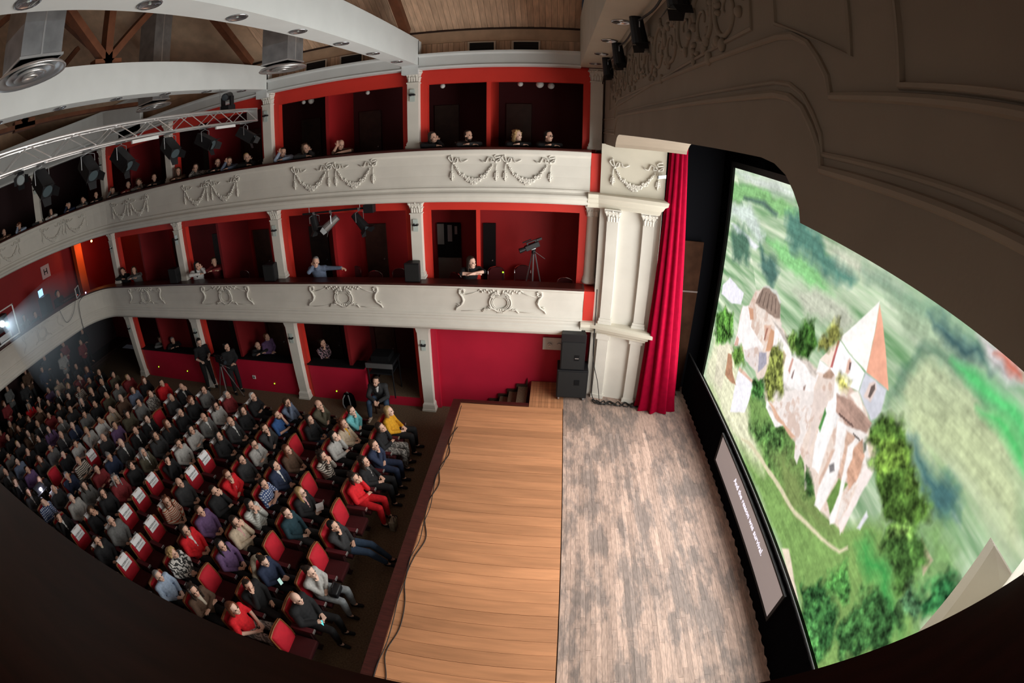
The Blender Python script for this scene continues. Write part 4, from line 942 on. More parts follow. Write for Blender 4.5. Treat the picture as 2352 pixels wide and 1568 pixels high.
# rear run of the upper parapet: follow the curve
def on_curve(path, s):
    d = 0
    for i in range(len(path)-1):
        a, b = Vector(path[i]), Vector(path[i+1]); L = (b-a).length
        if d+L >= s: 
            t = (b-a)/L; p = a+t*(s-d); return p, math.atan2(-t.y, -t.x)
        d += L
S0 = sum((Vector(path2[i+1])-Vector(path2[i])).length for i in range(4))
for s in (S0+1.75, S0+2.85, S0+4.9, S0+6.0):
    p, a = on_curve(path2, s); o = link('garland', GAR, b2, (p.x, p.y, 6.40), a)
for yy in (6.9, 3.2):
    link('cartouche', CART, b1, (XR1-.02, yy, 3.37), PI/2)
# garland on the proscenium panel
for root, mir in ((far_side, False),):
    o = link('garland', GAR, root)
    T = Vector((1.30, -.31)).normalized(); p = Vector((.98, 10.03)) + T*.74 + Vector((T.y, -T.x))*.155
    y_ = 2*YC-.02-p.y if mir else p.y
    o.location = (p.x-root.location.x, y_-root.location.y, 6.42-HS); o.rotation_euler = (0, 0, (PI-math.atan2(T.y, T.x)) if mir else math.atan2(T.y, T.x)); o.scale = (1.0, 1, 1)

# ================================================================== EQUIPMENT
cable_m = mat('cable_black', (0.012, 0.011, 0.011), 0.5)
lens_m = mat('lens_glass', (0.03, 0.04, 0.05), 0.08, spec=0.8)
grille_m = mat('speaker_grille', (0.012, 0.012, 0.013), 0.8, 0.3, 200)
white_p = mat('white_plastic', (0.72, 0.72, 0.72), 0.5)
# ------------ PA stack
def bev(o, w=.012):
    b = o.modifiers.new('bevel', 'BEVEL'); b.width = w; b.segments = 2; b.limit_method = 'ANGLE'; return o
e = empty('loudspeaker', (.60, 9.88, HS)); tag(e, 'large black subwoofer on castors at the bottom of the stack beside the proscenium', 'loudspeaker')
bev(MB().box(-.37,.37,-.22,.30,.09,.84).obj('cabinet', black_plastic, e)); MB().box(-.34,.34,-.235,-.215,.12,.81).obj('grille', grille_m, e)
MB().box(.05,.17,-.245,-.23,.46,.60).obj('handle_recess', black, e)
for x in (-.30,.30): 
    for y in (-.16,.24):
        MB().cyl((x-.02,y,.045),(x+.02,y,.045),.045,n=10).obj('castor', steel, e)
e = empty('loudspeaker', (.57, 9.90, HS+.84)); tag(e, 'black full range loudspeaker standing on the big subwoofer', 'loudspeaker')
bev(MB().prism([(-.29,-.20),(.29,-.20),(.24,.28),(-.24,.28)], (0,0,0), (1,0,0), (0,1,0), (0,0,.92)).obj('cabinet', black_plastic, e)); MB().box(-.26,.26,-.215,-.195,.03,.72).obj('grille', grille_m, e)
MB().box(.04,.15,-.222,-.21,.26,.40).obj('handle_recess', black, e); MB().box(.05,.14,-.23,-.215,.31,.33).obj('handle', steel, e)
# ------------ small speakers on the middle handrail
def rail_speaker(x, y, lab, rz=0):
    e = empty('rail_speaker', (x, y, 3.77), rz); tag(e, lab, 'loudspeaker', 'speakers on the middle handrail')
    bev(MB().prism([(-.19,-.12),(.19,-.12),(.14,.16),(-.14,.16)], (0,0,0), (1,0,0), (0,1,0), (0,0,.46)).obj('cabinet', black_plastic, e), .02); MB().box(-.165,.165,-.13,-.115,.03,.43).obj('grille', grille_m, e)
rail_speaker(-3.22, 10.13, 'black speaker on the middle handrail in front of the first pillar')
rail_speaker(-7.28, 10.13, 'black speaker on the middle handrail in front of the second pillar')
rail_speaker(-11.25, 10.13, 'black speaker on the middle handrail in front of the third pillar')
# ------------ fittings on the red wall
e = empty('wall_box', (.08, 10.54, 2.10)); tag(e, 'white switch plate with round knobs on the red wall behind the loudspeakers', 'switch')
MB().box(-.23,.25,-.03,0,-.165,.165).obj('plate', white_p, e)
for x in (-.06, .17): MB().cyl((x,-.07,-.02),(x,-.03,-.02),.055,n=14).obj('knob', white_p, e); 
MB().cyl((-.06,-.10,-.03),(-.06,-.06,-.03),.022,n=8).obj('spindle', steel, e)
e = empty('socket', (-9.0, 10.44, .48)); tag(e, 'small white wall socket on the red parapet next to the tripod', 'socket')
MB().box(-.06,.06,-.02,0,-.06,.06).obj('plate', white_p, e); MB().cyl((0,-.025,0),(0,-.01,0),.03,n=10).obj('insert', steel, e)
e = empty('security_camera', (2.16, 9.60, 6.46)); tag(e, 'small dark surveillance camera on the garland panel of the proscenium', 'camera')
MB().obox((0,-.14,0), (.08,0,.015), (0,.035,0), (0,0,.035)).obj('housing', steel, e); MB().cyl((-.09,-.14,-.017),(-.075,-.14,-.015),.028,n=10).obj('lens', lens_m, e); MB().cyl((.03,0,0),(.03,-.12,0),.012,n=6).obj('arm', steel, e)
# ------------ cables
def cable(pts, r, lab, name='cable', cat='cable', n=5, seg=6):
    P = [Vector(p) for p in pts]; out = []
    for i in range(len(P)-1):
        p0, p1, p2, p3 = P[max(i-1,0)], P[i], P[i+1], P[min(i+2,len(P)-1)]
        for k in range(seg):
            t = k/seg; out.append(.5*((2*p1)+(p2-p0)*t+(2*p0-5*p1+4*p2-p3)*t*t+(3*p1-p0-3*p2+p3)*t**3))
    out.append(P[-1])
    return tag(MB().tube(out, r, n).obj(name, cable_m, None, True), lab, cat)
rc = random.Random(5)
cable([(XF+.03+rc.uniform(-.03,.05), 9.1-i*.42, HS+.055) for i in range(20)], .008, 'thin black cable lying along the stage edge board')
cable([(XF+.08+rc.uniform(-.05,.05)*(1+i%2), 8.3-i*.47, HS+.012) for i in range(16)], .008, 'second black cable wandering over the apron planks beside the edge')
cable([(1.02,9.9,3.8),(1.03,9.82,3.0),(1.06,9.72,2.0),(1.10,9.70,1.2),(1.25,9.60,1.02)], .012, 'black cable hanging down beside the proscenium pedestal')
cable([(1.03,9.9,3.3),(1.05,9.8,2.2),(1.22,9.74,1.5),(1.3,9.66,1.04)], .009, 'second thinner cable hanging beside the proscenium pedestal')
pts = []
for i in range(46):
    t = i/45; pts.append((1.15+1.15*t+.10*math.sin(i*1.7), 9.62+.10*math.cos(i*2.1)-.12*t, HS+.02+.02*rc.random()))
cable(pts, .013, 'tangled black cables heaped on the stage floor below the pedestals', seg=4)
cable([(-15.9,9.0,3.8),(-16.2,8.9,3.6),(-16.25,8.85,3.2),(-16.22,8.8,2.7),(-16.25,8.82,2.55)], .012, 'dark cable hanging over the curved rear parapet')
cable([(-16.18,8.75,3.75),(-16.22,8.5,3.35),(-16.24,8.1,3.2),(-16.2,7.9,3.75)], .009, 'loose cable loop on the curved rear parapet')
# ------------ video camera on tripod
def tripod_cam(loc, h, rz, lab, spread=.42, pan=None):
    t = empty('camera_tripod', loc, rz); tag(t, lab+', tripod', 'tripod')
    for k in range(3):
        a = 2*PI*k/3+.5; f = Vector((spread*math.cos(a), spread*math.sin(a), .015)); top = Vector((.04*math.cos(a), .04*math.sin(a), h-.12)); mid = f.lerp(top, .5)
        l = MB().cyl(f, mid, .012, n=6).obj('leg', steel, t); MB().cyl(mid, top, .018, n=6).obj('upper_tube', steel, l); MB().sph(f, .022, 6, 4).obj('foot', black_plastic, l)
    MB().cyl((0,0,h*.45),(0,0,h),.016,n=8).obj('centre_column', black_plastic, t); MB().cyl((0,0,h-.10),(0,0,h),.05,n=10).obj('head', black_plastic, t)
    MB().tube([(0,-.04,h-.03),(.28,-.12,h-.20)], .008, 6).obj('pan_handle', steel, t)
    c = empty('video_camera', (loc[0], loc[1], loc[2]+h), rz if pan is None else pan); tag(c, lab, 'video camera')
    bev(MB().box(-.19,.17,-.055,.055,.02,.15).obj('body', black_plastic, c), .01); MB().cyl((-.19,0,.085),(-.34,0,.085),.05,.062,12).obj('lens_barrel', black_plastic, c)
    MB().cyl((-.335,0,.085),(-.345,0,.085),.054,n=12).obj('lens', lens_m, c); MB().box(-.12,.12,-.02,.02,.19,.215).box(-.12,-.09,-.02,.02,.15,.19).box(.09,.12,-.02,.02,.15,.19).obj('top_handle', black_plastic, c)
    MB().box(.13,.27,-.03,.03,.16,.21).obj('viewfinder', black_plastic, c); MB().cyl((-.20,.0,.25),(.02,0,.25),.017,n=8).obj('microphone', black_plastic, c)
    MB().box(-.05,.05,-.03,.03,0,.02).obj('plate', steel, c)
    return t, c
t, c = tripod_cam((-.46, 10.95, Z1F), 1.60, 0, 'black video camera on a tripod in the middle box next to the proscenium', .36); c.rotation_euler = (0, -.35, .3)
t, c = tripod_cam((-9.50, 9.55, 0), 1.42, .6, 'black video camera on a tripod in the aisle beside the cameraman', .50); c.rotation_euler = (0, 0, PI-.3)
# ------------ conference chairs with metal frames in the middle boxes
chrome = mat('chrome', (0.75, 0.75, 0.77), 0.18, metal=1.0)
chair_c = mat('chair_dark_red', (0.09, 0.012, 0.016), 0.8)
def frame_chair(loc, rz, lab):
    e = empty('stacking_chair', loc, rz); tag(e, lab, 'chair', 'metal frame chairs in the middle boxes')
    m = MB(); pts = [(-.22,-.24,.45)]
    arch = [(-.24,-.21,.45),(-.27,-.21,.72)] + [(-.29, -.21*math.cos(a), .80+.13*math.sin(a)) for a in [i*PI/8 for i in range(9)]] + [(-.27,.21,.72),(-.24,.21,.45)]
    MB().tube(arch, .013, 7).obj('back_frame', chrome, e)
    bk = [(y*.9, z) for y, z in [(-.21,.55),(.21,.55),(.21,.80),(.12,.92),(-.12,.92),(-.21,.80)]]
    MB().prism(bk, (-.275,0,0), (0,1,0), (0,0,1), (.03,0,0)).obj('backrest', chair_c, e)
    bev(MB().box(-.23,.23,-.22,.22,.42,.48).obj('seat', chair_c, e), .02)
    for sx in (-1,1):
        for sy in (-1,1): MB().cyl((sx*.20,sy*.20,.43),(sx*.24,sy*.22,0),.012,n=6).obj('leg', chrome, e)
    return e
ch = [(-2.55,10.75,2.2,'behind the dark haired woman'),(-1.45,11.3,1.6,'beside the partition near the doorway'),(.25,10.62,1.9,'next to the tripod against the proscenium'),(-4.6,10.75,1.7,'right of the man in the blue shirt'),(-5.35,11.2,1.4,'behind the man in the blue shirt'),(-6.6,11.3,1.4,'beside the pillar in the second bay'),(-9.15,10.95,1.6,'in the third bay behind the partition'),(-4.0,11.0,1.7,'by the first pillar in the second bay'),(-.75,11.5,1.5,'in the shadow behind the tripod')]
for x, y, r, l in ch: frame_chair((x, y, Z1F), -r, 'dark red chair with curved metal back frame, '+l)
# ------------ corridor seen through the door of the first middle box
cor = empty('corridor', (-2.75, 12.0, Z1F)); S(cor, 'pale corridor wall with a window seen through the open box door', 'wall')
corg = mat('corridor_grey', (0.20, 0.19, 0.18), 0.8); MB().box(-.30,.34,-.10,-.07,.0,1.05).obj('low_wall', corg, cor); MB().box(-.30,-.12,-.10,-.07,1.42,1.98).obj('wall_strip', corg, cor)
MB().box(-.02,.10,-.095,-.075,1.5,1.95).obj('window_pane', mat('dim_pane', (.22,.20,.21), .3), cor); MB().box(.17,.24,-.095,-.075,1.7,1.92).obj('window_pane', MATS['dim_pane'], cor)
MB().box(-.12,.34,-.09,-.072,1.05,1.98).obj('dark_opening', black, cor)
# ------------ spotlights
lampg = mat('lamp_lens', (0.05, 0.07, 0.08), 0.3, spec=0.4)
def spot(loc, aim, lab, size=1.0, drop=.22, group='stage lanterns on the lighting truss', kind='par', body=None):
    body = body or black_plastic
    e = empty('stage_lantern', loc); tag(e, lab, 'stage light', group)
    c = Vector((0,0,-drop*size)); d = Vector(aim).normalized()
    a = d.cross(Vector((0,0,1))); a = a.normalized() if a.length > 1e-3 else Vector((1,0,0)); u = a.cross(d)
    r = .10*size; L = .19*size
    MB().tube([(0,0,0), (0,0,-.02), a*(r*1.25)+Vector((0,0,-.06)), a*(r*1.25)+c], .008, 6).obj('yoke', steel, e); MB().tube([(0,0,-.02), -a*(r*1.25)+Vector((0,0,-.06)), -a*(r*1.25)+c], .008, 6).obj('yoke', steel, e)
    (MB().box(-.165,.165,-.02,.02,.0,.035) if 'truss' in group else MB().box(-.03,.03,-.03,.03,-.02,.05)).obj('clamp', steel, e)
    m = MB()
    if kind == 'box':
        m.obox(c, d*L, a*r, u*r)
    else: m.cyl(c-d*L, c+d*L, r*.8, r, 14)
    m.obj('housing', body, e)
    MB().cyl(c+d*(L*.99), c+d*(L*1.02), r*.85, n=14).obj('lens', lampg, e)
    for s, q in ((1, u), (-1, u), (1, a), (-1, a)):
        o = c+d*(L*1.02)+q*s*r*.95; v = (d*.8+q*s*.6).normalized()*.11*size; w = (a if q is u else u)*r*.8
        MB().add([o-w, o+w, o+w*.8+v, o-w*.8+v, o-w+d*.004, o+w+d*.004, o+w*.8+v+d*.004, o-w*.8+v+d*.004], [(0,1,2,3),(7,6,5,4),(0,4,5,1),(1,5,6,2),(2,6,7,3),(3,7,4,0)]).obj('barn_door', body, e)
    return e
# lighting truss
tx0, tx1, tz0, tz1, ty0, ty1 = -7.09, -6.80, 7.99, 8.28, -.2, 9.5
tr = empty('lighting_truss', (-6.95, (ty0+ty1)/2, 7.99)); tag(tr, 'square aluminium lighting truss spanning the hall below the second beam', 'truss')
ox, oy, oz = tr.location; hl = (ty1-ty0)/2
for x in (-.145, .145):
    for z in (0, .29): MB().cyl((x,-hl,z),(x,hl,z),.024,n=8).obj('chord', metal, tr)
nseg = 20
for face in range(4):
    for k in range(nseg):
        y0 = -hl+2*hl*k/nseg; y1 = -hl+2*hl*(k+1)/nseg
        if k % 2: y0, y1 = y1, y0
        a, b = {0: ((.145,y0,0),(.145,y1,.29)), 1: ((-.145,y0,0),(-.145,y1,.29)), 2: ((-.145,y0,.29),(.145,y1,.29)), 3: ((-.145,y0,0),(.145,y1,0))}[face]
        MB().cyl(a, b, .010, n=6).obj('brace', metal, tr)
MB().box(-.16,.16,hl-.02,hl,-.015,.305).obj('end_plate', metal, tr)
for y in (-3.6, 3.6): MB().cyl((0,y,.3),(0,y,.82),.006,n=5).obj('hanging_wire', steel, tr)
names = ['far end of the lighting truss', 'second from the far end of the truss', 'third from the far end of the truss', 'fourth from the far end of the truss', 'fifth from the far end of the truss', 'sixth from the far end of the truss']
for i, (y, kd, am) in enumerate(((9.2,'box',(1,.3,-.75)),(7.7,'box',(1,.1,-.6)),(6.6,'box',(1,-.2,-.8)),(5.3,'box',(1,.2,-1)),(4.5,'box',(1,-.1,-.9)),(3.5,'box',(1,0,-.9)))):
    spot((-6.95, y, 7.95), am, 'black stage lantern hanging at the '+names[i], 1.15, .24, kind=kd)
spot((-6.95, 3.05, 7.95), (1,-.3,-.2), 'small round black lantern nearest the camera on the truss', .8, .12, kind='par')
for y in (5.9, 8.4): tag(MB().box(-.02,.02,-.35,.35,-.06,.0).obj('dimmer_strip', white_p, None, False, (-6.93, y, 7.96)), 'pale strip clamped under the lighting truss at %s' % ('its middle' if y < 7 else 'its far part'), 'strip', 'strips under the truss')
mh = empty('moving_head_light', (-6.95, 8.52, 8.30)); tag(mh, 'black moving head light standing on top of the truss', 'stage light')
MB().box(-.13,.13,-.13,.13,0,.12).obj('base', black_plastic, mh); MB().box(-.15,-.11,-.06,.06,.10,.32).obj('yoke', black_plastic, mh); MB().box(.11,.15,-.06,.06,.10,.32).obj('yoke', black_plastic, mh)
MB().cyl((-.06,.16,.36),(.06,-.16,.30),.09,n=12).obj('head', black_plastic, mh); MB().cyl((.06,-.16,.30),(.064,-.17,.298),.075,n=12).obj('lens', lens_m, mh)
# lamp bar in the second middle bay
lb = empty('lamp_bar', (-5.1, 10.22, 5.48)); tag(lb, 'black lighting bar hung under the upper balcony in the second bay', 'bar')
MB().cyl((-1.0,0,-.02),(.95,0,.06),.025,n=8).obj('pipe', black_plastic, lb); MB().cyl((-.8,0,0),(-.8,0,.17),.01,n=5).obj('hanger', steel, lb); MB().cyl((.6,0,.05),(.6,0,.17),.01,n=5).obj('hanger', steel, lb)
bev(MB().box(.72,.98,-.09,.09,-.06,.14).obj('dimmer', black_plastic, lb))
spot((-5.77,10.22,5.45), (.3,-.2,-1), 'dark lantern at the left end of the lighting bar', 1.1, .2, 'lanterns on the box lighting bar', 'par')
spot((-5.29,10.22,5.47), (-.9,-.35,-.75), 'silver tubular lantern in the middle of the lighting bar', 1.1, .24, 'lanterns on the box lighting bar', 'par', steel)
spot((-4.52,10.22,5.50), (.75,-.2,-.8), 'dark lantern at the right end of the lighting bar', 1.2, .24, 'lanterns on the box lighting bar', 'par')
# lanterns below the proscenium beam
for i, y in enumerate((8.74, 7.18, 5.40, 3.60)):
    spot((.90, y, 8.72), (.15,0,-1), 'short black lantern under the proscenium beam, %s from the far wall' % ORD[i], .95, .16, 'lanterns under the proscenium beam', 'par')
cable([(.90,9.6,8.3),(.90,8.7,8.62),(.90,7.9,8.60),(.90,7.2,8.66),(.90,6.3,8.60),(.90,5.4,8.66),(.90,4.4,8.58),(.90,3.6,8.66),(.9,2.2,8.6)], .014, 'black cable looping between the proscenium lanterns')
# ------------ air ducts with round diffusers
def duct(x, y, z, h, lab):
    e = empty('air_duct', (x, y, z)); tag(e, lab, 'air duct', 'square ducts with round diffusers')
    MB().box(-.29,.29,-.29,.29,.10,h).obj('duct', galv, e); MB().box(-.31,.31,-.31,.31,.10,.13).obj('flange', metal, e); MB().box(-.295,.295,-.012,.012,.14,h).obj('seam', metal, e)
    MB().lathe([(.20,.10),(.30,.07),(.44,.03),(.47,.0),(.465,-.015),(.43,-.0),(.40,.02),(.36,.05)], n=28).obj('outer_ring', metal, e, True)
    for r0, zz in ((.33,.0),(.22,-.02),(.11,-.04)): MB().lathe([(r0*.55,zz+.07),(r0*.8,zz+.05),(r0,zz+.01),(r0-.012,zz+.0),(r0*.78,zz+.035),(r0*.52,zz+.055)], n=24).obj('cone_ring', metal, e, True)
duct(-5.0, 2.35, 8.78, 3.2, 'square metal air duct with round diffuser nearest the camera')
duct(-5.0, 7.85, 8.80, 2.95, 'square metal air duct with round diffuser between the two beams near the far wall')
duct(-8.9, 7.9, 8.87, 2.9, 'square metal air duct with round diffuser behind the second beam')
# ------------ globe lamps on the ceiling of the upper boxes
globe = mat('opal_globe', (0.75, 0.74, 0.72), 0.3)
for i, (x, s) in enumerate(((-.39,1.3),(-.14,1.2),(-.83,.9),(-2.63,.9),(-6.11,1.2),(-6.34,.8),(-4.51,.8))):
    e = empty('ceiling_globe', (x, 11.0 if i != 1 else 11.3, 8.70)); tag(e, 'small opal ceiling globe in the upper boxes, %s counted from the right' % ORD[(1,0,2,3,5,6,4)[i]], 'lamp', 'opal globes in the upper boxes')
    MB().sph((0,0,-.345), .07*s, 10, 8).obj('globe', globe, e, True); MB().cyl((0,0,-.30),(0,0,.02),.02,n=8).obj('mount', steel, e)
# ------------ things by the ground floor doorway
ct = empty('equipment_table', (-4.42, 10.62, .30)); tag(ct, 'black equipment trolley standing in the ground floor doorway', 'table')
bev(MB().box(-.42,.36,-.34,.34,.98,1.06).obj('top', black_plastic, ct)); MB().box(-.42,.36,-.36,-.33,.94,1.08).obj('edge_strip', steel, ct); MB().box(-.36,.30,-.3,.3,.72,.76).obj('shelf', black_plastic, ct)
for x in (-.38,.32):
    for y in (-.30,.30): MB().cyl((x,y,0),(x,y,.98),.02,n=6).obj('leg', black_plastic, ct)
MB().box(-.30,.22,-.2,.25,1.06,1.22).obj('mixer', black, ct)
bp = empty('backpack', (-5.46, 10.10, 0)); tag(bp, 'black backpack with grey straps standing on the carpet by the red parapet', 'backpack')
m = MB()
for z, rx, ry in ((0,.17,.11),(.04,.19,.13),(.20,.19,.13),(.36,.17,.11),(.46,.12,.07),(.49,.05,.03)): pass
prf = [(0,.16,.10),(.03,.19,.13),(.20,.19,.13),(.36,.17,.11),(.45,.12,.07),(.48,.05,.03)]
vs = []; n = 16
for z, rx, ry in prf: vs += [(rx*math.copysign(abs(math.cos(2*PI*k/n))**.7, math.cos(2*PI*k/n)), ry*math.copysign(abs(math.sin(2*PI*k/n))**.7, math.sin(2*PI*k/n)), z) for k in range(n)]
m.add(vs, [(r*n+k, r*n+(k+1)%n, (r+1)*n+(k+1)%n, (r+1)*n+k) for r in range(5) for k in range(n)] + [tuple(range(n))[::-1], tuple(5*n+k for k in range(n))]); m.obj('bag', black_cloth, bp, True)
strap_m = mat('strap_grey', (0.28,0.28,0.29), .7)
for s in (-1,1): MB().tube([(s*.10,-.13,.04),(s*.12,-.17,.20),(s*.10,-.15,.36),(s*.05,-.09,.46)], .018, 6).obj('strap', strap_m, bp)
MB().tube([(-.04,-.02,.46),(0,-.02,.53),(.04,-.02,.46)], .010, 6).obj('handle', strap_m, bp)
# ------------ control position on the rear of the middle balcony
dk = empty('control_desk', (-17.0, 8.85, Z1F)); tag(dk, 'black control desk on the rear of the middle balcony', 'desk')
bev(MB().box(-.35,.45,-1.3,.75,.82,.88).obj('desk_top', black_plastic, dk)); MB().box(-.3,.4,-1.25,-1.2,0,.82).obj('side_panel', black_plastic, dk); MB().box(-.3,.4,.65,.7,0,.82).obj('side_panel', black_plastic, dk)
MB().obox((.05,.1,.97), (.25,0,-.06), (0,.5,0), (.02,0,.05)).obj('mixer', black_plastic, dk)
for q in range(10): MB().box(-.1,.22,-.32+q*.085,-.30+q*.085,1.02,1.04).obj('fader', steel, dk)
lt = empty('laptop', (-17.35, 7.75, Z1F+1.55)); tag(lt, 'glowing blue white laptop on a stand at the control position', 'laptop')
scr_b = mat('screen_blue', (.3,.5,.9), .3, emit=(.35,.65,1.0), estr=1.6)
lt.rotation_euler = (0, 0, .5)
MB().box(-.02,.0,-.20,.20,.0,.28).obj('lid', black_plastic, lt); MB().box(.0,.004,-.185,.185,.015,.265).obj('display', scr_b, lt); MB().box(.0,.26,-.20,.20,-.02,.0).obj('keyboard_base', black_plastic, lt)
MB().box(-.06,.3,-.24,.24,-.72,-.02).obj('stand', black_plastic, lt)
mon = empty('monitor', (-16.35, 9.05, 3.77)); tag(mon, 'small monitor with white frame standing on the rear handrail', 'monitor'); mon.rotation_euler = (0,0,.75)
MB().box(-.02,.0,-.24,.24,.04,.36).obj('panel', black, mon); MB().box(-.025,.012,-.27,-.24,.01,.39).box(-.025,.012,.24,.27,.01,.39).box(-.025,.012,-.24,.24,.36,.39).box(-.025,.012,-.24,.24,.01,.04).obj('bezel', white_p, mon)
MB().box(.012,.016,-.15,-.11,.10,.13).obj('red_led', mat('led_red', (.8,.1,.1), .4, emit=(1,.1,.05), estr=2), mon); MB().box(-.08,.08,-.1,.1,0,.015).obj('foot', black_plastic, mon)
lp = tag(MB().sph((0,0,.03), .03, 8, 6).obj('desk_light', mat('led_violet', (.6,.5,1), .4, emit=(.55,.45,1), estr=6), None, False, (-16.2, 9.35, 3.78)), 'small violet lamp beside the monitor on the rear handrail', 'light')
sg = empty('notice', (-18.985, 9.0, 4.9)); tag(sg, 'pale square notice with a dark H shaped mark on the rear red wall', 'sign')
MB().box(-.01,.01,-.24,.24,-.26,.26).obj('sheet', mat('notice_pink', (.55,.42,.45), .7), sg); MB().box(.01,.014,-.10,-.06,-.12,.12).box(.01,.014,.06,.10,-.12,.12).box(.01,.014,-.06,.06,-.02,.02).obj('letter', black, sg)
# wall behind the control position with the lit orange pillar
S(MB().box(-19.2,-19.0,-2.4,12.9,Z1F,5.7).obj('wall_rear_middle', red_wall), 'red rear wall of the middle balcony', 'wall')
S(MB().box(-18.6,-18.3,10.45,10.85,Z1F,5.7).obj('wall_pier', mat('pier_lit_orange', (.75,.12,.02), .6)), 'orange lit pier at the rear corner of the middle balcony', 'wall')  # orange light falling on the pier is also put into its colour
light('corner_lamp', 'POINT', (-17.6, 10.9, 5.2), None, 22, (1.0, .33, .09), radius=.1)
o = tag(MB().sph((0,0,-.05), .05, 8, 6).obj('corner_lamp_bulb', mat('bulb_warm', (1,.6,.3), .4, emit=(1,.45,.15), estr=5), None, False, (-17.6, 11.05, 5.4)), 'small warm lamp in the rear corner of the middle balcony', 'lamp'); MB().cyl((0,0,-.05),(0,0,.3),.012,n=6).obj('cord', cable_m, o)
# film projector in its white frame
pj = empty('film_projector', (-16.75, 5.35, Z1F)); tag(pj, 'bright film projector behind a white frame on the rear of the middle balcony', 'projector')
MB().box(-.5,.1,-.3,.3,.9,1.25).obj('body', steel, pj); MB().cyl((.1,0,1.62),(.22,0,1.62),.10,n=14).obj('lens', mat('projector_beam_lens', (1,1,1), .3, emit=(.75,.95,1.0), estr=30), pj)
MB().box(-.5,.1,-.32,.32,1.35,1.85).obj('lamp_house', black_plastic, pj); MB().box(-.4,.0,-.25,.25,0,.9).obj('stand', black_plastic, pj)
fr_m = mat('projector_frame_white', (.85,.85,.85), .5)
m = MB().box(.28,.32,-.62,-.58,1.05,2.05).box(.28,.32,.58,.62,1.05,2.05).box(.28,.32,-.62,.62,2.02,2.06).box(.28,.32,-.62,.62,1.02,1.06); m.obj('port_frame', fr_m, pj)
MB().box(.28,.31,-.6,-.2,.0,1.02).box(.28,.31,.2,.6,0,1.02).obj('frame_foot', black_plastic, pj)
# subtitle projector standing among the seats
p2_ = empty('subtitle_projector', (-12.25, 2.93, 0)); tag(p2_, 'small bright subtitle projector standing among the audience seats', 'projector')
MB().box(-.15,.13,-.17,.17,1.0,1.12).obj('body', black_plastic, p2_); MB().cyl((.13,0,1.07),(.17,0,1.07),.045,n=12).obj('lens', mat('subtitle_lens', (1,1,1), .3, emit=(.85,.85,1.0), estr=60), p2_)
MB().box(-.2,.2,-.22,.22,.97,1.0).obj('table', black_plastic, p2_); MB().cyl((0,0,0),(0,0,.97),.03,n=8).obj('stand', black_plastic, p2_); MB().box(-.18,.18,-.18,.18,0,.02).obj('base', black_plastic, p2_)
light('subtitle_glow', 'POINT', (-12.05, 2.93, 1.25), None, 6, (.74,.74,1.0), radius=.05)

# ================================================================== SEATS
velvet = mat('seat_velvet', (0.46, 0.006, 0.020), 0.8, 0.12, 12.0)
seat_wood = mat('seat_wood', (0.24, 0.085, 0.030), 0.35, 0.3, 6.0)
seat_dark = mat('seat_under', (0.035, 0.010, 0.010), 0.6)
arm_m = mat('arm_velvet', (0.085, 0.006, 0.010), 0.8)
def shield(w, z0, z1, n=7):
    # rounded back outline, narrower at the top
    pts = [(-w*.88, z0), (w*.88, z0), (w, z0+(z1-z0)*.35), (w*.97, z0+(z1-z0)*.62)]
    for i in range(n+1):
        a = i/n*PI/2; pts.append((w*.80+w*.12*math.cos(a), z1-.07+.045*math.sin(a)))
    pts += [(w*.4, z1-.008), (0, z1), (-w*.4, z1-.008)]
    for i in range(n+1):
        a = PI/2+i/n*PI/2; pts.append((-w*.80+w*.12*math.cos(a), z1-.07+.045*math.sin(a)))
    pts += [(-w*.97, z0+(z1-z0)*.62), (-w, z0+(z1-z0)*.35)]
    return pts
def recl(x, z): return x - .20 - .20*(z-.45)
def back_parts():
    o = shield(.235, .40, .965); m = MB(); n = len(o)
    vs = [(recl(-.03,z), y, z) for y, z in o] + [(recl(.012,z), y, z) for y, z in o]
    m.add(vs, [tuple(range(n)), tuple(range(n,2*n))[::-1]] + [(i,n+i,n+(i+1)%n,(i+1)%n) for i in range(n)])
    fr = m.mesh('back_frame', seat_wood); fixn(fr)
    # wooden bead round the edge
    bead = MB().tube([(recl(.012,z), y, z) for y, z in o], .0115, 6, True).mesh('back_trim', seat_wood, True)
    # domed cushion
    m = MB(); o2 = shield(.215, .43, .945); cz = .69
    rings = [(1.0,.012),(.97,.035),(.85,.052),(.55,.064),(.0,.068)]
    vs = []
    for s, d in rings[:-1]: vs += [(recl(d,cz+(z-cz)*s), y*s, cz+(z-cz)*s) for y, z in o2]
    vs.append((recl(.068,cz), 0, cz)); n = len(o2)
    fs = [(r*n+i, r*n+(i+1)%n, (r+1)*n+(i+1)%n, (r+1)*n+i) for r in range(3) for i in range(n)] + [(3*n+i, 3*n+(i+1)%n, 4*n) for i in range(n)]
    cu = m.add(vs, fs).mesh('back_cushion', velvet, True); fixn(cu)
    return fr, bead, cu
BF, BT, BC = back_parts()
def rounded_box_mesh(name, sx, sy, sz, mt, r=.03):
    import bmesh
    bm = bmesh.new(); bmesh.ops.create_cube(bm, size=1); bmesh.ops.scale(bm, vec=(sx, sy, sz), verts=bm.verts)
    bmesh.ops.bevel(bm, geom=bm.edges[:], offset=r, segments=2, affect='EDGES', profile=.6)
    me = D.meshes.new(name); bm.to_mesh(me); bm.free(); me.materials.append(mt); me.shade_smooth(); return me
SCU = rounded_box_mesh('seat_cushion', .42, .44, .085, mat('seat_cushion_shaded', (0.05, 0.0015, 0.003), 0.85, 0.12, 12.0), .03)  # velvet darkened in colour to imitate the shade over the seats
SPAN = MB().box(-.21,.21,-.22,.22,-.06,-.03).mesh('seat_pan', seat_dark)
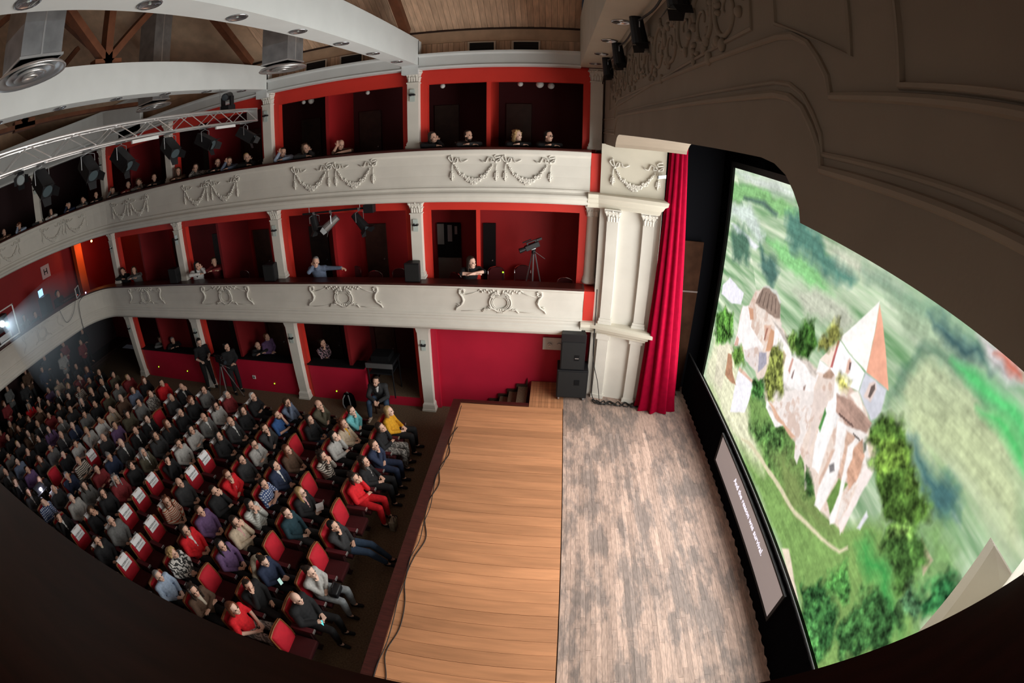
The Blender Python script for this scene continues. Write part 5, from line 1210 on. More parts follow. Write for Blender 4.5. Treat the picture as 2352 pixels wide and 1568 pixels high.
ARM = MB().box(-.22,.20,-.022,.022,.60,.635).mesh('armrest', arm_m); ARMT = MB().box(.195,.215,-.022,.022,.595,.64).mesh('arm_end', metal)
LEG = MB().box(-.18,.12,-.018,.018,0.0,.60).box(-.20,.16,-.03,.03,0,.03).mesh('side_support', seat_dark)
def make_seat(empty_seat):
    e = empty('theatre_seat')
    link('back_frame', BF, e); link('back_trim', BT, e); link('back_cushion', BC, e)
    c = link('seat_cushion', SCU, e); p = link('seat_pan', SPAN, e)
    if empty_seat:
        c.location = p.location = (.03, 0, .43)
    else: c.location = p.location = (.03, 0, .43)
    for s in (-1, 1):
        a = link('armrest', ARM, e, (0, s*.272, 0)); link('arm_end', ARMT, a); link('side_support', LEG, e, (0, s*.272, 0))
    return e
SEAT_E, SEAT_O = make_seat(True), make_seat(False)
ROWS = [-3.83,-4.80,-5.72,-6.68,-7.78,-8.78,-9.75,-10.72,-11.75,-12.75,-13.75,-14.75,-15.75,-16.75,-17.75]
SEATY = lambda j: 2.0+.59*j
EMPTY = {(0,6),(0,4),(0,1),(1,7),(1,4),(2,9),(2,2),(4,7),(4,6),(4,3),(4,2),(4,1),(5,5),(5,4),(5,3),(6,1),(8,5),(7,9),(9,3)}
first = {True: True, False: True}
for r, xb in enumerate(ROWS):
    for j in range(12):
        em = (r, j) in EMPTY; src = SEAT_E if em else SEAT_O
        if first[em]: s = src; first[em] = False
        else: s = copy_tree(src)
        s.location = (xb+.30, SEATY(j), 0)
        tag(s, '%s, %s row, %s from far aisle' % ('empty red velvet theatre seat' if em else 'red velvet theatre seat with a person in it', ORD[r], ORD[11-j]), 'seat', 'red theatre seats in the stalls')
# white reservation sheets on the seat backs
paper = mat('paper_white', (0.82, 0.82, 0.85), 0.7)
ink = mat('ink_dark', (0.03, 0.03, 0.035), 0.7)
ink2 = mat('ink_grey', (0.30, 0.30, 0.33), 0.7)
SHEET = None
def sheet_mesh():
    vs = []; 
    for y in (-.145, .145):
        vs += [(recl(.074,.735), y, .735), (recl(.074,.80), y, .80), (recl(.060,.90), y, .90), (recl(.035,.955), y, .955), (recl(.0,.978), y, .978), (recl(-.045,.965), y, .965), (recl(-.05,.90), y, .90)]
    n = 7
    return MB().add(vs, [(i, i+1, n+i+1, n+i) for i in range(n-1)]).mesh('sheet', paper)
SHM = sheet_mesh()
TXT = text_mesh('REZERVAT', .062, 'lettering', ink, .0006, True)
LIN = MB()
for q, (zz, ww) in enumerate(((.802,.10),(.788,.085),(.774,.09))): LIN.box(-.001,.001,-ww,ww,zz-.003,zz+.003)
LINM = LIN.mesh('small_print', ink2)
ang = math.atan2(.20, 1)+.05
def sheet(r, j, lab):
    e = empty('reserved_sheet', (ROWS[r]+.30, SEATY(j), 0)); tag(e, lab, 'sign', 'reserved sheets on the seat backs')
    o = link('sheet', SHM, e); sd = o.modifiers.new('s', 'SOLIDIFY'); sd.thickness = .003
    t = link('lettering', TXT, e, (recl(.0745,.85)-.0015, 0, .845)); t.rotation_euler = (PI/2-.17, 0, PI/2)
    t.location = (recl(.0705,.845)+.002, 0, .838)
    l = link('small_print', LINM, e, (recl(.077,.79)+.155*.0, 0, 0)); 
    return e
for (r, j) in sorted(EMPTY):
    if r in (4,5,6,8): sheet(r, j, 'white sheet reading REZERVAT on the empty seat, %s row, %s from far aisle' % (ORD[r], ORD[11-j]))
for r, js in ((4,(11,10,9,8,4,0)),(5,(11,10,9,8,7,2,1)),(6,(11,10,9,8,7,6,4,3,2)),(7,(11,10,8,6,5,3)),(8,(9,7,6,2))):
    for j in js: sheet(r, j, 'white reserved sheet on the occupied seat, %s row, %s from far aisle' % (ORD[r], ORD[11-j]))

# ================================================================== PEOPLE
V = Vector
TMP = D.scenes.new('meshing')
def limb(m, a, b, r0, r1, n=10):
    a, b = V(a), V(b)
    if (b-a).length > 1e-4: m.cyl(a, b, r0, r1, n)
    m.sph(a, r0, n, 7); m.sph(b, r1, n, 7)
def remesh(m, voxel, name, mt, smooth=3):
    me = m.mesh('tmp', None); o = D.objects.new('tmp', me); TMP.collection.objects.link(o)
    r = o.modifiers.new('r', 'REMESH'); r.mode = 'VOXEL'; r.voxel_size = voxel; r.use_smooth_shade = True
    if smooth: s = o.modifiers.new('s', 'SMOOTH'); s.factor = .5; s.iterations = smooth
    vl = TMP.view_layers[0]; vl.update()
    out = D.meshes.new_from_object(o.evaluated_get(vl.depsgraph)); out.name = name
    D.objects.remove(o); D.meshes.remove(me); out.materials.clear(); out.materials.append(mt); out.shade_smooth()
    return out
skin0 = mat('skin_light', (0.66, 0.39, 0.29), 0.55)
def hand(m, w, d, side, curl=.5):
    # palm from the wrist along d, four fingers of different length and a thumb on the side of the palm
    d = V(d).normalized(); w = V(w)
    up_ = V((0,0,1)) if abs(d.z) < .8 else V((1,0,0))
    s = d.cross(up_).normalized()*side; nrm = s.cross(d).normalized()*side
    pc = w + d*.045
    limb(m, w, pc+s*.014, .024, .022, 8); limb(m, w, pc-s*.016, .024, .020, 8); limb(m, pc+s*.018+d*.02, pc-s*.02+d*.018, .017, .016, 8)
    for k, L in enumerate((.070, .080, .075, .058)):
        off = s*(.030-.020*k); base = pc+d*.025+off; dd = (d+s*(.14-.09*k)).normalized()
        mid = base+dd*L*.55; tip = mid+(dd*(1-curl*.6)-nrm*curl).normalized()*L*.5
        limb(m, base, mid, .0092, .0085, 6); limb(m, mid, tip, .0085, .0072, 6)
    tb = w+d*.018+s*.024; tm = tb+(d*.5+s*.75-nrm*.2).normalized()*.038; tt = tm+(d*.95+s*.2-nrm*.3).normalized()*.032
    limb(m, tb, tm, .0125, .0105, 6); limb(m, tm, tt, .0105, .0085, 6)
def headmat(pz):
    y, p, r = pz.get('head', (0,0,0))
    return Matrix.Translation(pz['H']) @ Matrix.Rotation(y, 4, 'Z') @ Matrix.Rotation(p, 4, 'Y') @ Matrix.Rotation(r, 4, 'X')
def esph(m, M, c, r, n=14, k=10):
    t = MB().sph(c, r, n, k); m.add([M @ V(p) for p in t.v], t.f)
def torso(m, pz, g=0.0):
    P, W_, C, N = V(pz['P']), V(pz['W']), V(pz['C']), V(pz['N']); yaw = Matrix.Rotation(0, 3, 'Z')
    def e(c, r): m.sph(c, tuple(a+g for a in r), 14, 9)
    e(P, (.125,.165,.115)); e(P+(W_-P)*.55, (.115,.155,.10)); e(W_, (.105,.145,.11)); e(W_.lerp(C,.5), (.11,.155,.12)); e(C, (.112,.165,.125)); e(C.lerp(N,.45), (.09,.150,.085))
    for s in (-1,1): m.sph(V(pz['S'][0 if s<0 else 1]), (.062+g,.062+g,.062+g), 10, 7)
    limb(m, V(pz['S'][0]), V(pz['S'][1]), .060+g, .060+g)
def arms(m, pz, g=0.0, upto=1.0, start=0.0):
    for k in (0,1):
        s, e, w = V(pz['S'][k]), V(pz['E'][k]), V(pz['Wr'][k])
        limb(m, s, e, .050+g, .041+g)
        if upto > .5:
            q = e.lerp(w, (upto-.5)*2); limb(m, e, q, .041+g, .041+g+(.030-.041)*(upto-.5)*2)
def legs(m, pz, g=0.0, upto=1.0):
    for k in (0,1):
        h, kn, an = V(pz['Hip'][k]), V(pz['K'][k]), V(pz['A'][k])
        limb(m, h, kn, .082+g, .058+g); q = kn.lerp(an, upto); limb(m, kn, kn.lerp(an,.35), .058+g, .056+g); limb(m, kn.lerp(an,.35), q, .056+g, .056+g-(.018)*upto)
def body_mesh(pz, name):
    m = MB(); torso(m, pz); arms(m, pz); legs(m, pz)
    M = headmat(pz); N = V(pz['N'])
    limb(m, N-V((0,0,.03)), M @ V((-.018,0,-.06)), .056, .050)
    esph(m, M, (-.008,0,.035), (.096,.076,.098)); esph(m, M, (.026,0,-.03), (.070,.060,.095)); esph(m, M, (.045,0,-.088), (.042,.040,.032))
    esph(m, M, (.098,0,-.012), (.017,.012,.026), 8, 6); esph(m, M, (.106,0,-.024), (.014,.014,.011), 8, 6); esph(m, M, (.082,0,.030), (.018,.045,.014), 8, 6)
    for s in (-1,1): esph(m, M, (-.006,s*.077,-.004), (.020,.012,.032), 8, 6); esph(m, M, (.066,s*.034,-.028), (.026,.022,.022), 8, 6)
    for k in (0,1):
        hand(m, pz['Wr'][k], pz['Hd'][k], -1 if k == 0 else 1, pz.get('curl', .5))
        an = V(pz['A'][k]); t = V(pz.get('Toe', ((1,-.1,0),(1,.1,0)))[k]).normalized()
        limb(m, an-V((0,0,.03)), an+t*.13-V((0,0,.055)), .036, .028)
    return remesh(m, .0095, name, skin0, 2)
def top_mesh(pz, style, name):
    m = MB(); g = {'knit': .016, 'jacket': .022, 'tee': .012, 'coat': .030}[style]
    torso(m, pz, g); arms(m, pz, g*.8, {'tee': .42, 'knit': .97, 'jacket': .95, 'coat': .95}[style])
    N = V(pz['N']); 
    limb(m, N-V((0,0,.035)), N-V((-.005,0,.005)), .078+g*.5, .066+g*.5)
    if style in ('jacket', 'coat'):
        for k in (0,1):
            h, kn = V(pz['Hip'][k]), V(pz['K'][k]); limb(m, h, h.lerp(kn,.35), .10, .086)
    return remesh(m, .0135, name, None, 3)
def front_mesh(pz, name, w0=.052, w1=.020, out=.0, z1=.25):
    # shirt front: wedge lying on the chest
    m = MB(); N, C, W_ = V(pz['N']), V(pz['C']), V(pz['W'])
    f = V((1,0,0)); a = N+f*(.055+out)-V((0,0,.02)); b = C+f*(.105+out); c = W_.lerp(C,.2)+f*(.108+out)
    limb(m, a, b, w0, (w0+w1)/2); limb(m, b, c, (w0+w1)/2, w1)
    return remesh(m, .011, name, None, 1)
def trouser_mesh(pz, name):
    m = MB(); legs(m, pz, .014, .93); m.sph(V(pz['P']), (.138,.176,.11), 12, 8)
    return remesh(m, .0135, name, None, 3)
def shoe_mesh(pz, name, kk):
    m = MB()
    for k in (kk,):
        an = V(pz['A'][k]); t = V(pz.get('Toe', ((1,-.1,0),(1,.1,0)))[k]).normalized()
        limb(m, an-V((0,0,.045))-t*.03, an+t*.15-V((0,0,.055)), .045, .036)
    return remesh(m, .0135, name, None, 1)
# ---------------- poses (person faces +x, origin on the floor under the seat)
def seated(**kw):
    p = dict(P=(-.03,0,.56), W=(-.075,0,.69), C=(-.115,0,.86), N=(-.125,0,1.01), H=(-.085,0,1.145), S=((-.13,-.175,.955),(-.13,.175,.955)),
             E=((-.06,-.245,.73),(-.06,.245,.73)), Wr=((.15,-.10,.655),(.15,.10,.655)), Hd=((.7,.55,-.1),(.7,-.55,-.1)),
             Hip=((-.01,-.095,.535),(-.01,.095,.535)), K=((.40,-.13,.54),(.40,.13,.54)), A=((.42,-.13,.10),(.42,.13,.10)), head=(0,-.06,0))
    p.update(kw); hd0 = p['head']; p['head'] = (hd0[0]-.10, hd0[1]-.17, hd0[2])
    lo = lambda q: (q[0], q[1], q[2]-.055*max(0, min(1, (q[2]-.5)/.3)))
    for k in ('P','W','C','N','H'): p[k] = lo(p[k])
    for k in ('S','E','Wr'): p[k] = tuple(lo(q) for q in p[k])
    return p
def leaning(**kw):
    p = dict(P=(-.12,0,.62), W=(-.08,0,.76), C=(.0,0,.92), N=(.075,0,1.06), H=(.135,0,1.195), S=((.05,-.175,1.01),(.05,.175,1.01)),
             E=((.24,-.24,1.01),(.24,.24,1.01)), Wr=((.33,.03,1.005),(.35,-.03,1.02)), Hd=((.25,.9,0),(.25,-.9,0)),
             Hip=((-.10,-.095,.60),(-.10,.095,.60)), K=((.22,-.13,.56),(.22,.13,.56)), A=((.10,-.13,.10),(.10,.13,.10)), head=(.5,.0,0))
    p.update(kw); return p
POSES = {
 'lap': seated(),
 'lap_turn': seated(H=(-.08,.012,1.14), head=(.28,-.05,.05), Wr=((.17,-.06,.66),(.14,.06,.645)), Hd=((.6,.7,0),(.6,-.7,0))),
 'crossed': seated(E=((-.02,-.245,.745),(-.02,.245,.745)), Wr=((.095,.055,.765),(.115,-.06,.80)), Hd=((.1,.9,.1),(.1,-.9,.15)), head=(-.1,-.05,0)),
 'chin': seated(E=((.07,-.15,.715),(-.01,.235,.735)), Wr=((.03,-.035,.965),(.11,-.03,.715)), Hd=((-.1,.25,.9),(.2,-.9,.05)), H=(-.075,-.01,1.14), head=(.05,.02,-.08), curl=.9),
 'cheek': seated(E=((-.01,-.235,.735),(.05,.20,.73)), Wr=((.11,.03,.715),(.0,.115,1.0)), Hd=((.2,.9,.05),(-.15,-.1,.95)), H=(-.085,.035,1.135), head=(-.15,.0,.16), curl=.7),
 'face': seated(E=((.06,-.17,.74),(.06,.17,.74)), Wr=((.06,-.06,.985),(.06,.06,.985)), Hd=((-.1,.3,.9),(-.1,-.3,.9)), head=(0,.1,0), curl=.8),
 'brow': seated(E=((.07,-.20,.80),(-.05,.245,.73)), Wr=((.05,-.10,1.07),(.15,.08,.655)), Hd=((-.2,.45,.8),(.7,-.6,-.1)), H=(-.07,-.02,1.125), head=(.05,.12,-.12), curl=.5),
 'phone': seated(E=((-.03,-.235,.72),(-.03,.235,.72)), Wr=((.20,-.06,.74),(.20,.05,.73)), Hd=((.8,.3,.2),(.8,-.3,.2)), H=(-.065,0,1.125), head=(0,.30,0), curl=.9),
 'slouch': seated(P=(.06,0,.53), W=(-.02,0,.64), C=(-.10,0,.80), N=(-.125,0,.955), H=(-.085,-.01,1.09), S=((-.12,-.175,.905),(-.12,.175,.905)), E=((.06,-.18,.70),(-.02,.25,.70)), Wr=((.03,-.05,.915),(.19,.02,.66)), Hd=((-.1,.25,.9),(.3,-.85,0)),
                  Hip=((.08,-.095,.51),(.08,.095,.51)), K=((.50,-.11,.50),(.49,.12,.47)), A=((.78,-.06,.16),(.82,.10,.10)), head=(.05,-.05,-.05), curl=.8),
 'lean': leaning(),
 'lean_cheek': leaning(E=((.24,-.24,1.01),(.26,.20,1.0)), Wr=((.34,.05,1.0),(.17,.125,1.10)), Hd=((.2,.9,0),(-.25,-.25,.9)), H=(.13,.02,1.185), head=(.45,.05,.15), curl=.7),
 'lean_head': leaning(E=((.29,-.20,1.0),(.24,.24,1.01)), Wr=((.17,-.11,1.16),(.36,.0,1.0)), Hd=((-.25,.3,.9),(.2,-.9,0)), H=(.12,-.02,1.165), head=(.35,.22,-.2), curl=.4),
 'lean_out': leaning(E=((.27,-.17,1.0),(.10,.36,1.01)), Wr=((.17,-.08,1.11),(.18,.62,1.02)), Hd=((-.2,.25,.9),(.3,.9,-.3)), H=(.13,-.01,1.19), head=(.2,.08,-.1), curl=.8),
 'stand': dict(P=(0,0,.93), W=(-.005,0,1.07), C=(-.01,0,1.27), N=(-.01,0,1.44), H=(.03,0,1.585), S=((-.01,-.185,1.385),(-.01,.185,1.385)), E=((.0,-.245,1.12),(.0,.245,1.12)), Wr=((.22,-.14,1.07),(.24,.12,1.10)), Hd=((.9,.2,-.1),(.9,-.2,0)),
               Hip=((0,-.095,.90),(0,.095,.90)), K=((.03,-.10,.50),(.02,.12,.50)), A=((-.03,-.11,.10),(-.02,.14,.10)), head=(.0,.25,0), curl=.8),
 'stand_fold': dict(P=(0,0,.90), W=(-.005,0,1.04), C=(-.01,0,1.22), N=(-.01,0,1.38), H=(.025,0,1.52), S=((-.01,-.17,1.33),(-.01,.17,1.33)), E=((.02,-.23,1.09),(.02,.23,1.09)), Wr=((.16,-.03,1.02),(.17,.04,1.04)), Hd=((.5,.7,.0),(.5,-.7,0)),
               Hip=((0,-.09,.87),(0,.09,.87)), K=((.03,-.10,.48),(.02,.11,.48)), A=((-.02,-.11,.10),(-.02,.12,.10)), head=(.35,-.12,0), curl=.8),
 'stand_chin': dict(P=(0,0,.90), W=(-.005,0,1.04), C=(-.01,0,1.22), N=(-.01,0,1.38), H=(.025,0,1.52), S=((-.01,-.17,1.33),(-.01,.17,1.33)), E=((.09,-.17,1.10),(.03,.23,1.09)), Wr=((.12,-.04,1.33),(.16,-.03,1.09)), Hd=((-.1,.25,.9),(.3,-.9,.05)),
               Hip=((0,-.09,.87),(0,.09,.87)), K=((.03,-.10,.48),(.02,.11,.48)), A=((-.02,-.11,.10),(-.02,.12,.10)), head=(.3,-.02,0), curl=.9),
 'knees': seated(P=(-.02,0,.52), W=(.0,0,.65), C=(.08,0,.80), N=(.13,0,.94), H=(.19,0,1.06), S=((.10,-.18,.89),(.10,.18,.89)), E=((.22,-.25,.64),(.22,.25,.64)), Wr=((.36,-.06,.58),(.36,.05,.57)), Hd=((.7,.4,-.3),(.7,-.4,-.3)),
                 Hip=((.0,-.10,.47),(.0,.10,.47)), K=((.33,-.22,.50),(.33,.22,.50)), A=((.36,-.24,.10),(.36,.22,.10)), head=(-.1,.08,0), curl=.9),
}
CACHE = {}
def get(kind, pose, style=None):
    k = (kind, pose, style)
    if k not in CACHE:
        pz = POSES[pose]
        CACHE[k] = {'body': lambda: body_mesh(pz, 'body'), 'top': lambda: top_mesh(pz, style, 'top'), 'trousers': lambda: trouser_mesh(pz, 'trousers'), 'shoe0': lambda: shoe_mesh(pz, 'shoe', 0), 'shoe1': lambda: shoe_mesh(pz, 'shoe', 1),
                    'front': lambda: front_mesh(pz, 'shirt_front'), 'tie': lambda: front_mesh(pz, 'tie', .016, .022, .012)}[kind]()
    return CACHE[k]
# ---------------- hair and face details in head space
def hair_mesh(style):
    m = MB(); rh = random.Random(hash(style) % 1000 if False else sum(map(ord, style)))
    sp = lambda c, r: m.sph(c, r, 12, 9)
    if style in ('short', 'crop'):
        k = 0 if style == 'short' else -.006
        sp((-.034,0,.048), (.094+k,.084+k,.096+k)); sp((.010,0,.104), (.046,.058,.034+k)); sp((-.065,0,-.01), (.05,.068,.065))
        for s in (-1,1): sp((-.015,s*.070,.02), (.035,.018,.045))
    elif style == 'balding':
        sp((-.075,0,.005), (.042,.070,.058))
        for s in (-1,1): sp((-.045,s*.066,.008), (.045,.022,.042))
    elif style in ('long', 'bob', 'wavy'):
        sp((-.034,0,.050), (.098,.090,.100)); sp((.012,0,.106), (.046,.060,.034))
        L = {'long': .30, 'bob': .13, 'wavy': .24}[style]
        for s in (-1,1):
            n = 6
            for i in range(n+1):
                t = i/n; sp((-.012-.02*t, s*(.076+.014*math.sin(t*2.6)), .04-L*t), (.045,.026,.045))
        for i in range(6):
            t = i/5; sp((-.075-.008*t, 0, .03-L*t), (.045,.082,.05))
        if style == 'wavy':
            for i in range(40):
                a = rh.uniform(-2.2, 2.2)+PI; z = rh.uniform(-.2, .12); sp((-.02+.10*math.cos(a), .092*math.sin(a), z), rh.uniform(.018,.03))
    elif style == 'bun':
        sp((-.034,0,.048), (.092,.082,.094)); sp((.012,0,.100), (.044,.056,.034)); sp((-.12,0,.08), (.045,.045,.045)); sp((-.07,0,.0), (.045,.066,.06))
    elif style == 'curly':
        for i in range(90):
            a = rh.uniform(0, 2*PI); b = rh.uniform(-.5, 1.5); c = math.cos(b)
            x, y, z = -.03+.10*c*math.cos(a), .098*c*math.sin(a), .03+.10*math.sin(b)
            if x > .045 and z < .09: continue
            sp((x, y, z), rh.uniform(.022,.034))
        sp((-.026,0,.050), (.10,.088,.10))
    return remesh(m, .0105 if style not in ('curly','wavy') else .009, 'hair', None, 2 if style not in ('curly','wavy') else 1)
HAIR = {}
def hair(style):
    if style not in HAIR: HAIR[style] = hair_mesh(style)
    return HAIR[style]
dark_eye = mat('eye_dark', (0.02, 0.015, 0.012), 0.3); lip = mat('lip', (0.36, 0.12, 0.10), 0.5)
m = MB()
def eye(s): return MB().sph((.085,s*.031,.004), (.010,.012,.0055), 8, 6).obox((.091,s*.032,.018), (.004,0,0), (0,.015,s*-.002), (0,0,.003)).mesh('eye', dark_eye)
EYES = [eye(-1), eye(1)]; LIPS = MB().sph((.088,0,-.062), (.008,.022,.007), 10, 6).mesh('mouth', lip, True)
m = MB()
for s in (-1,1): m.tube([(.108,s*.033+.024*math.cos(2*PI*k/12),.004+.019*math.sin(2*PI*k/12)) for k in range(12)], .003, 5, True); m.tube([(.106,s*.056,.008),(.0,s*.082,.01)], .0025, 5)
m.tube([(.110,-.01,.008),(.110,.01,.008)], .003, 5); GLASSES = m.mesh('glasses', black_plastic)
beardm = MB(); beardm.sph((.040,0,-.088), (.052,.050,.044), 12, 8); 
for s in (-1,1): beardm.sph((.02,s*.058,-.06), (.035,.018,.04), 8, 6)
BEARD = remesh(beardm, .0105, 'beard', None, 2)
# ---------------- cloth, hair and skin colours
PAL = {'black': (.010,.010,.012), 'dark grey': (.030,.030,.033), 'grey': (.14,.14,.14), 'light grey': (.40,.39,.38), 'white': (.66,.65,.64), 'navy': (.018,.028,.065), 'teal': (.012,.040,.055), 'blue': (.03,.09,.26), 'light blue': (.36,.45,.60), 'turquoise': (.16,.52,.56),
       'yellow': (.62,.30,.012), 'beige': (.48,.38,.28), 'olive': (.085,.075,.050), 'brown': (.10,.055,.035), 'red': (.62,.010,.018), 'dark red': (.20,.02,.025), 'pink': (.55,.30,.28), 'purple': (.13,.07,.17), 'cream': (.60,.52,.42), 'steel blue': (.14,.18,.27), 'green': (.20,.26,.05), 'denim': (.035,.065,.12), 'pale denim': (.34,.37,.40)}
def cloth(c):
    if 'cloth_'+c in MATS: return MATS['cloth_'+c]
    if c in PAL: return mat('cloth_'+c, PAL[c], 0.85, 0.22, 22.0)
    kind, a, b = {'blue plaid': ('plaid', (.03,.06,.17), (.55,.58,.66)), 'grey plaid': ('plaid', (.05,.055,.06), (.30,.31,.33)), 'striped': ('stripe', (.06,.05,.045), (.52,.46,.40)), 'red striped': ('stripe', (.30,.06,.03), (.50,.42,.33)),
                  'zebra print': ('zebra', (.025,.025,.025), (.55,.52,.50)), 'floral': ('zebra', (.02,.015,.02), (.36,.22,.26)), 'patterned grey': ('zebra', (.10,.09,.085), (.32,.30,.28)), 'quilted white': ('stripe', (.40,.40,.38), (.58,.58,.55))}[c]
    m = D.materials.new('cloth_'+c); m.use_nodes = True; nt = m.node_tree; bs = nt.nodes['Principled BSDF']; bs.inputs['Roughness'].default_value = .85; m.diffuse_color = (*b, 1)
    tc = nt.nodes.new('ShaderNodeTexCoord'); mx = nt.nodes.new('ShaderNodeMix'); mx.data_type = 'RGBA'; mx.inputs['A'].default_value = (*a, 1); mx.inputs['B'].default_value = (*b, 1)
    def wave(d, sc, dist=0.0):
        wv = nt.nodes.new('ShaderNodeTexWave'); wv.bands_direction = d; wv.inputs['Scale'].default_value = sc; wv.inputs['Distortion'].default_value = dist; wv.inputs['Detail Scale'].default_value = 2.0; nt.links.new(tc.outputs['Object'], wv.inputs['Vector']); return wv.outputs['Fac']
    def math_(op, x, y):
        q = nt.nodes.new('ShaderNodeMath'); q.operation = op
        for i, z in enumerate((x, y)):
            if isinstance(z, float): q.inputs[i].default_value = z
            else: nt.links.new(z, q.inputs[i])
        return q.outputs[0]
    if kind == 'plaid': f = math_('MULTIPLY', math_('GREATER_THAN', wave('Z', 6.0), .45), math_('GREATER_THAN', wave('Y', 6.0), .45))
    elif kind == 'stripe': f = math_('GREATER_THAN', wave('Z', 7.0, 1.0), .5)
    else: f = math_('GREATER_THAN', wave('DIAGONAL', 5.0, 9.0), .55)
    nt.links.new(f, mx.inputs['Factor']); nt.links.new(mx.outputs['Result'], bs.inputs['Base Color']); MATS['cloth_'+c] = m; return m
HC = {'black': (.008,.007,.007), 'dark brown': (.025,.014,.009), 'brown': (.065,.032,.016), 'auburn': (.13,.040,.018), 'blond': (.42,.27,.12), 'grey': (.26,.25,.25), 'white': (.62,.61,.60), 'red': (.20,.05,.02)}
def hairm(c): return mat('hair_'+c, HC[c], .55, .3, 60.0)
SK = [skin0, mat('skin_fair', (.74,.48,.38), .55), mat('skin_warm', (.58,.33,.23), .55)]
def setm(o, m):
    if not o.material_slots: return
    o.material_slots[0].link = 'OBJECT'; o.material_slots[0].material = m
for_slot = {}
def slot_ok(me):
    if len(me.materials) == 0 or me.materials[0] is None: me.materials.clear(); me.materials.append(skin0)
def person(loc, rz, pose, top='black', style='knit', hs='short', hc='brown', label='', group=None, trousers='black', skin=0, detail=True, front=None, tie=None, glasses=False, beard=False, scale=1.0, shoes='black'):
    me = get('body', pose); slot_ok(me)
    b = link('person', me, None, loc, rz); b.scale = (scale,)*3; setm(b, SK[skin]); tag(b, label, 'person', group)
    def part(name, me, m):
        slot_ok(me); o = link(name, me, b); setm(o, m); return o
    part({'knit': 'sweater', 'jacket': 'jacket', 'tee': 't_shirt', 'coat': 'coat'}[style], get('top', pose, style), cloth(top))
    part('trousers', get('trousers', pose), cloth(trousers))
    if front: part('shirt_front', get('front', pose), cloth(front))
    if tie: part('tie', get('tie', pose), cloth(tie))
    if detail:
        part('shoe', get('shoe0', pose), cloth(shoes)); part('shoe', get('shoe1', pose), cloth(shoes))
    M = headmat(POSES[pose])
    def hp(name, me, m):
        slot_ok(me); o = link(name, me, b); o.matrix_local = M; setm(o, m); return o
    if hs != 'bald': hp('hair', hair(hs), hairm(hc))
    if detail:
        hp('eye', EYES[0], dark_eye); hp('eye', EYES[1], dark_eye); hp('mouth', LIPS, lip)
        if glasses: hp('glasses', GLASSES, black_plastic)
        if beard: hp('beard', BEARD, hairm(hc))
    return b
HN = {'short': 'short', 'crop': 'cropped', 'balding': 'thinning', 'long': 'long', 'bob': 'chin length', 'wavy': 'wavy', 'bun': 'tied', 'curly': 'curly', 'bald': ''}
SN = {'knit': 'sweater', 'jacket': 'jacket', 'tee': 't-shirt', 'coat': 'coat'}
def hair_words(hs, hc): return 'bald head' if hs == 'bald' else '%s %s hair' % (HN[hs], hc)
# ---------------- audience: (row, seat) -> look
A = {}
def a(r, j, pose, top, style, hs, hc, **k): A[(r, j)] = dict(pose=pose, top=top, style=style, hs=hs, hc=hc, **k)
a(0,11,'lap','yellow','knit','bob','blond',skin=1); a(0,10,'cheek','black','knit','long','dark brown',trousers='patterned grey'); a(0,9,'chin','navy','jacket','short','brown',front='white',tie='purple',trousers='navy'); a(0,8,'lap','black','jacket','wavy','dark brown',front='patterned grey')
a(0,7,'cheek','red','knit','wavy','dark brown',trousers='red'); a(0,5,'slouch','dark grey','jacket','short','black',trousers='denim'); a(0,3,'chin','light grey','knit','bun','dark brown',trousers='pale denim',skin=1); a(0,2,'lap','black','coat','bald','grey',skin=1); a(0,0,'face','white','tee','short','brown',skin=1)
a(1,11,'chin','turquoise','knit','short','brown',skin=1); a(1,10,'lap','beige','jacket','wavy','auburn',front='yellow'); a(1,9,'cheek','light grey','knit','long','black',skin=1); a(1,8,'face','striped','knit','wavy','dark brown'); a(1,6,'lap_turn','black','jacket','long','blond',front='pink',glasses=True,skin=1); a(1,5,'lap','teal','knit','crop','brown',skin=1,trousers='dark grey')
a(1,3,'phone','navy','knit','bun','dark brown',skin=1); a(1,2,'brow','black','jacket','crop','dark brown',glasses=True); a(1,1,'lap','red','tee','bob','auburn',trousers='patterned grey',skin=1); a(1,0,'lap','pink','tee','short','brown',skin=1)
a(2,11,'chin','olive','jacket','balding','dark brown'); a(2,10,'lap','black','knit','long','dark brown',trousers='denim'); a(2,8,'lap','brown','jacket','long','auburn'); a(2,7,'lap_turn','navy','jacket','short','black',front='white',tie='light grey'); a(2,6,'crossed','blue plaid','tee','short','dark brown'); a(2,5,'face','quilted white','coat','bob','black')
a(2,4,'cheek','beige','jacket','long','dark brown',front='pink'); a(2,3,'lap','purple','knit','long','black'); a(2,1,'crossed','brown','knit','wavy','dark brown',front='cream'); a(2,0,'lap','white','knit','short','grey')
a(3,11,'brow','steel blue','knit','short','brown',glasses=True); a(3,10,'cheek','blue','tee','short','brown',beard=True); a(3,9,'chin','dark grey','jacket','crop','brown',beard=True); a(3,8,'crossed','light grey','jacket','bun','dark brown',glasses=True,front='grey'); a(3,7,'lap','dark grey','jacket','short','dark brown'); a(3,6,'chin','red','jacket','short','auburn',front='white',glasses=True); a(3,5,'cheek','black','jacket','short','dark brown'); a(3,4,'lap','purple','jacket','short','brown')
a(3,3,'lap','red','jacket','bob','dark brown',front='white'); a(3,2,'lap_turn','zebra print','knit','curly','blond'); a(3,1,'lap','light blue','knit','short','grey',skin=1); a(3,0,'lap','grey plaid','jacket','balding','grey')
a(4,11,'crossed','black','jacket','short','white'); a(4,10,'lap','black','knit','bob','dark brown'); a(4,9,'lap','dark grey','jacket','balding','grey',front='white',tie='light grey'); a(4,8,'lap','black','knit','long','black'); a(4,5,'lap','dark grey','coat','balding','brown'); a(4,4,'lap','red striped','knit','wavy','auburn'); a(4,0,'lap','brown','knit','bob','dark brown')
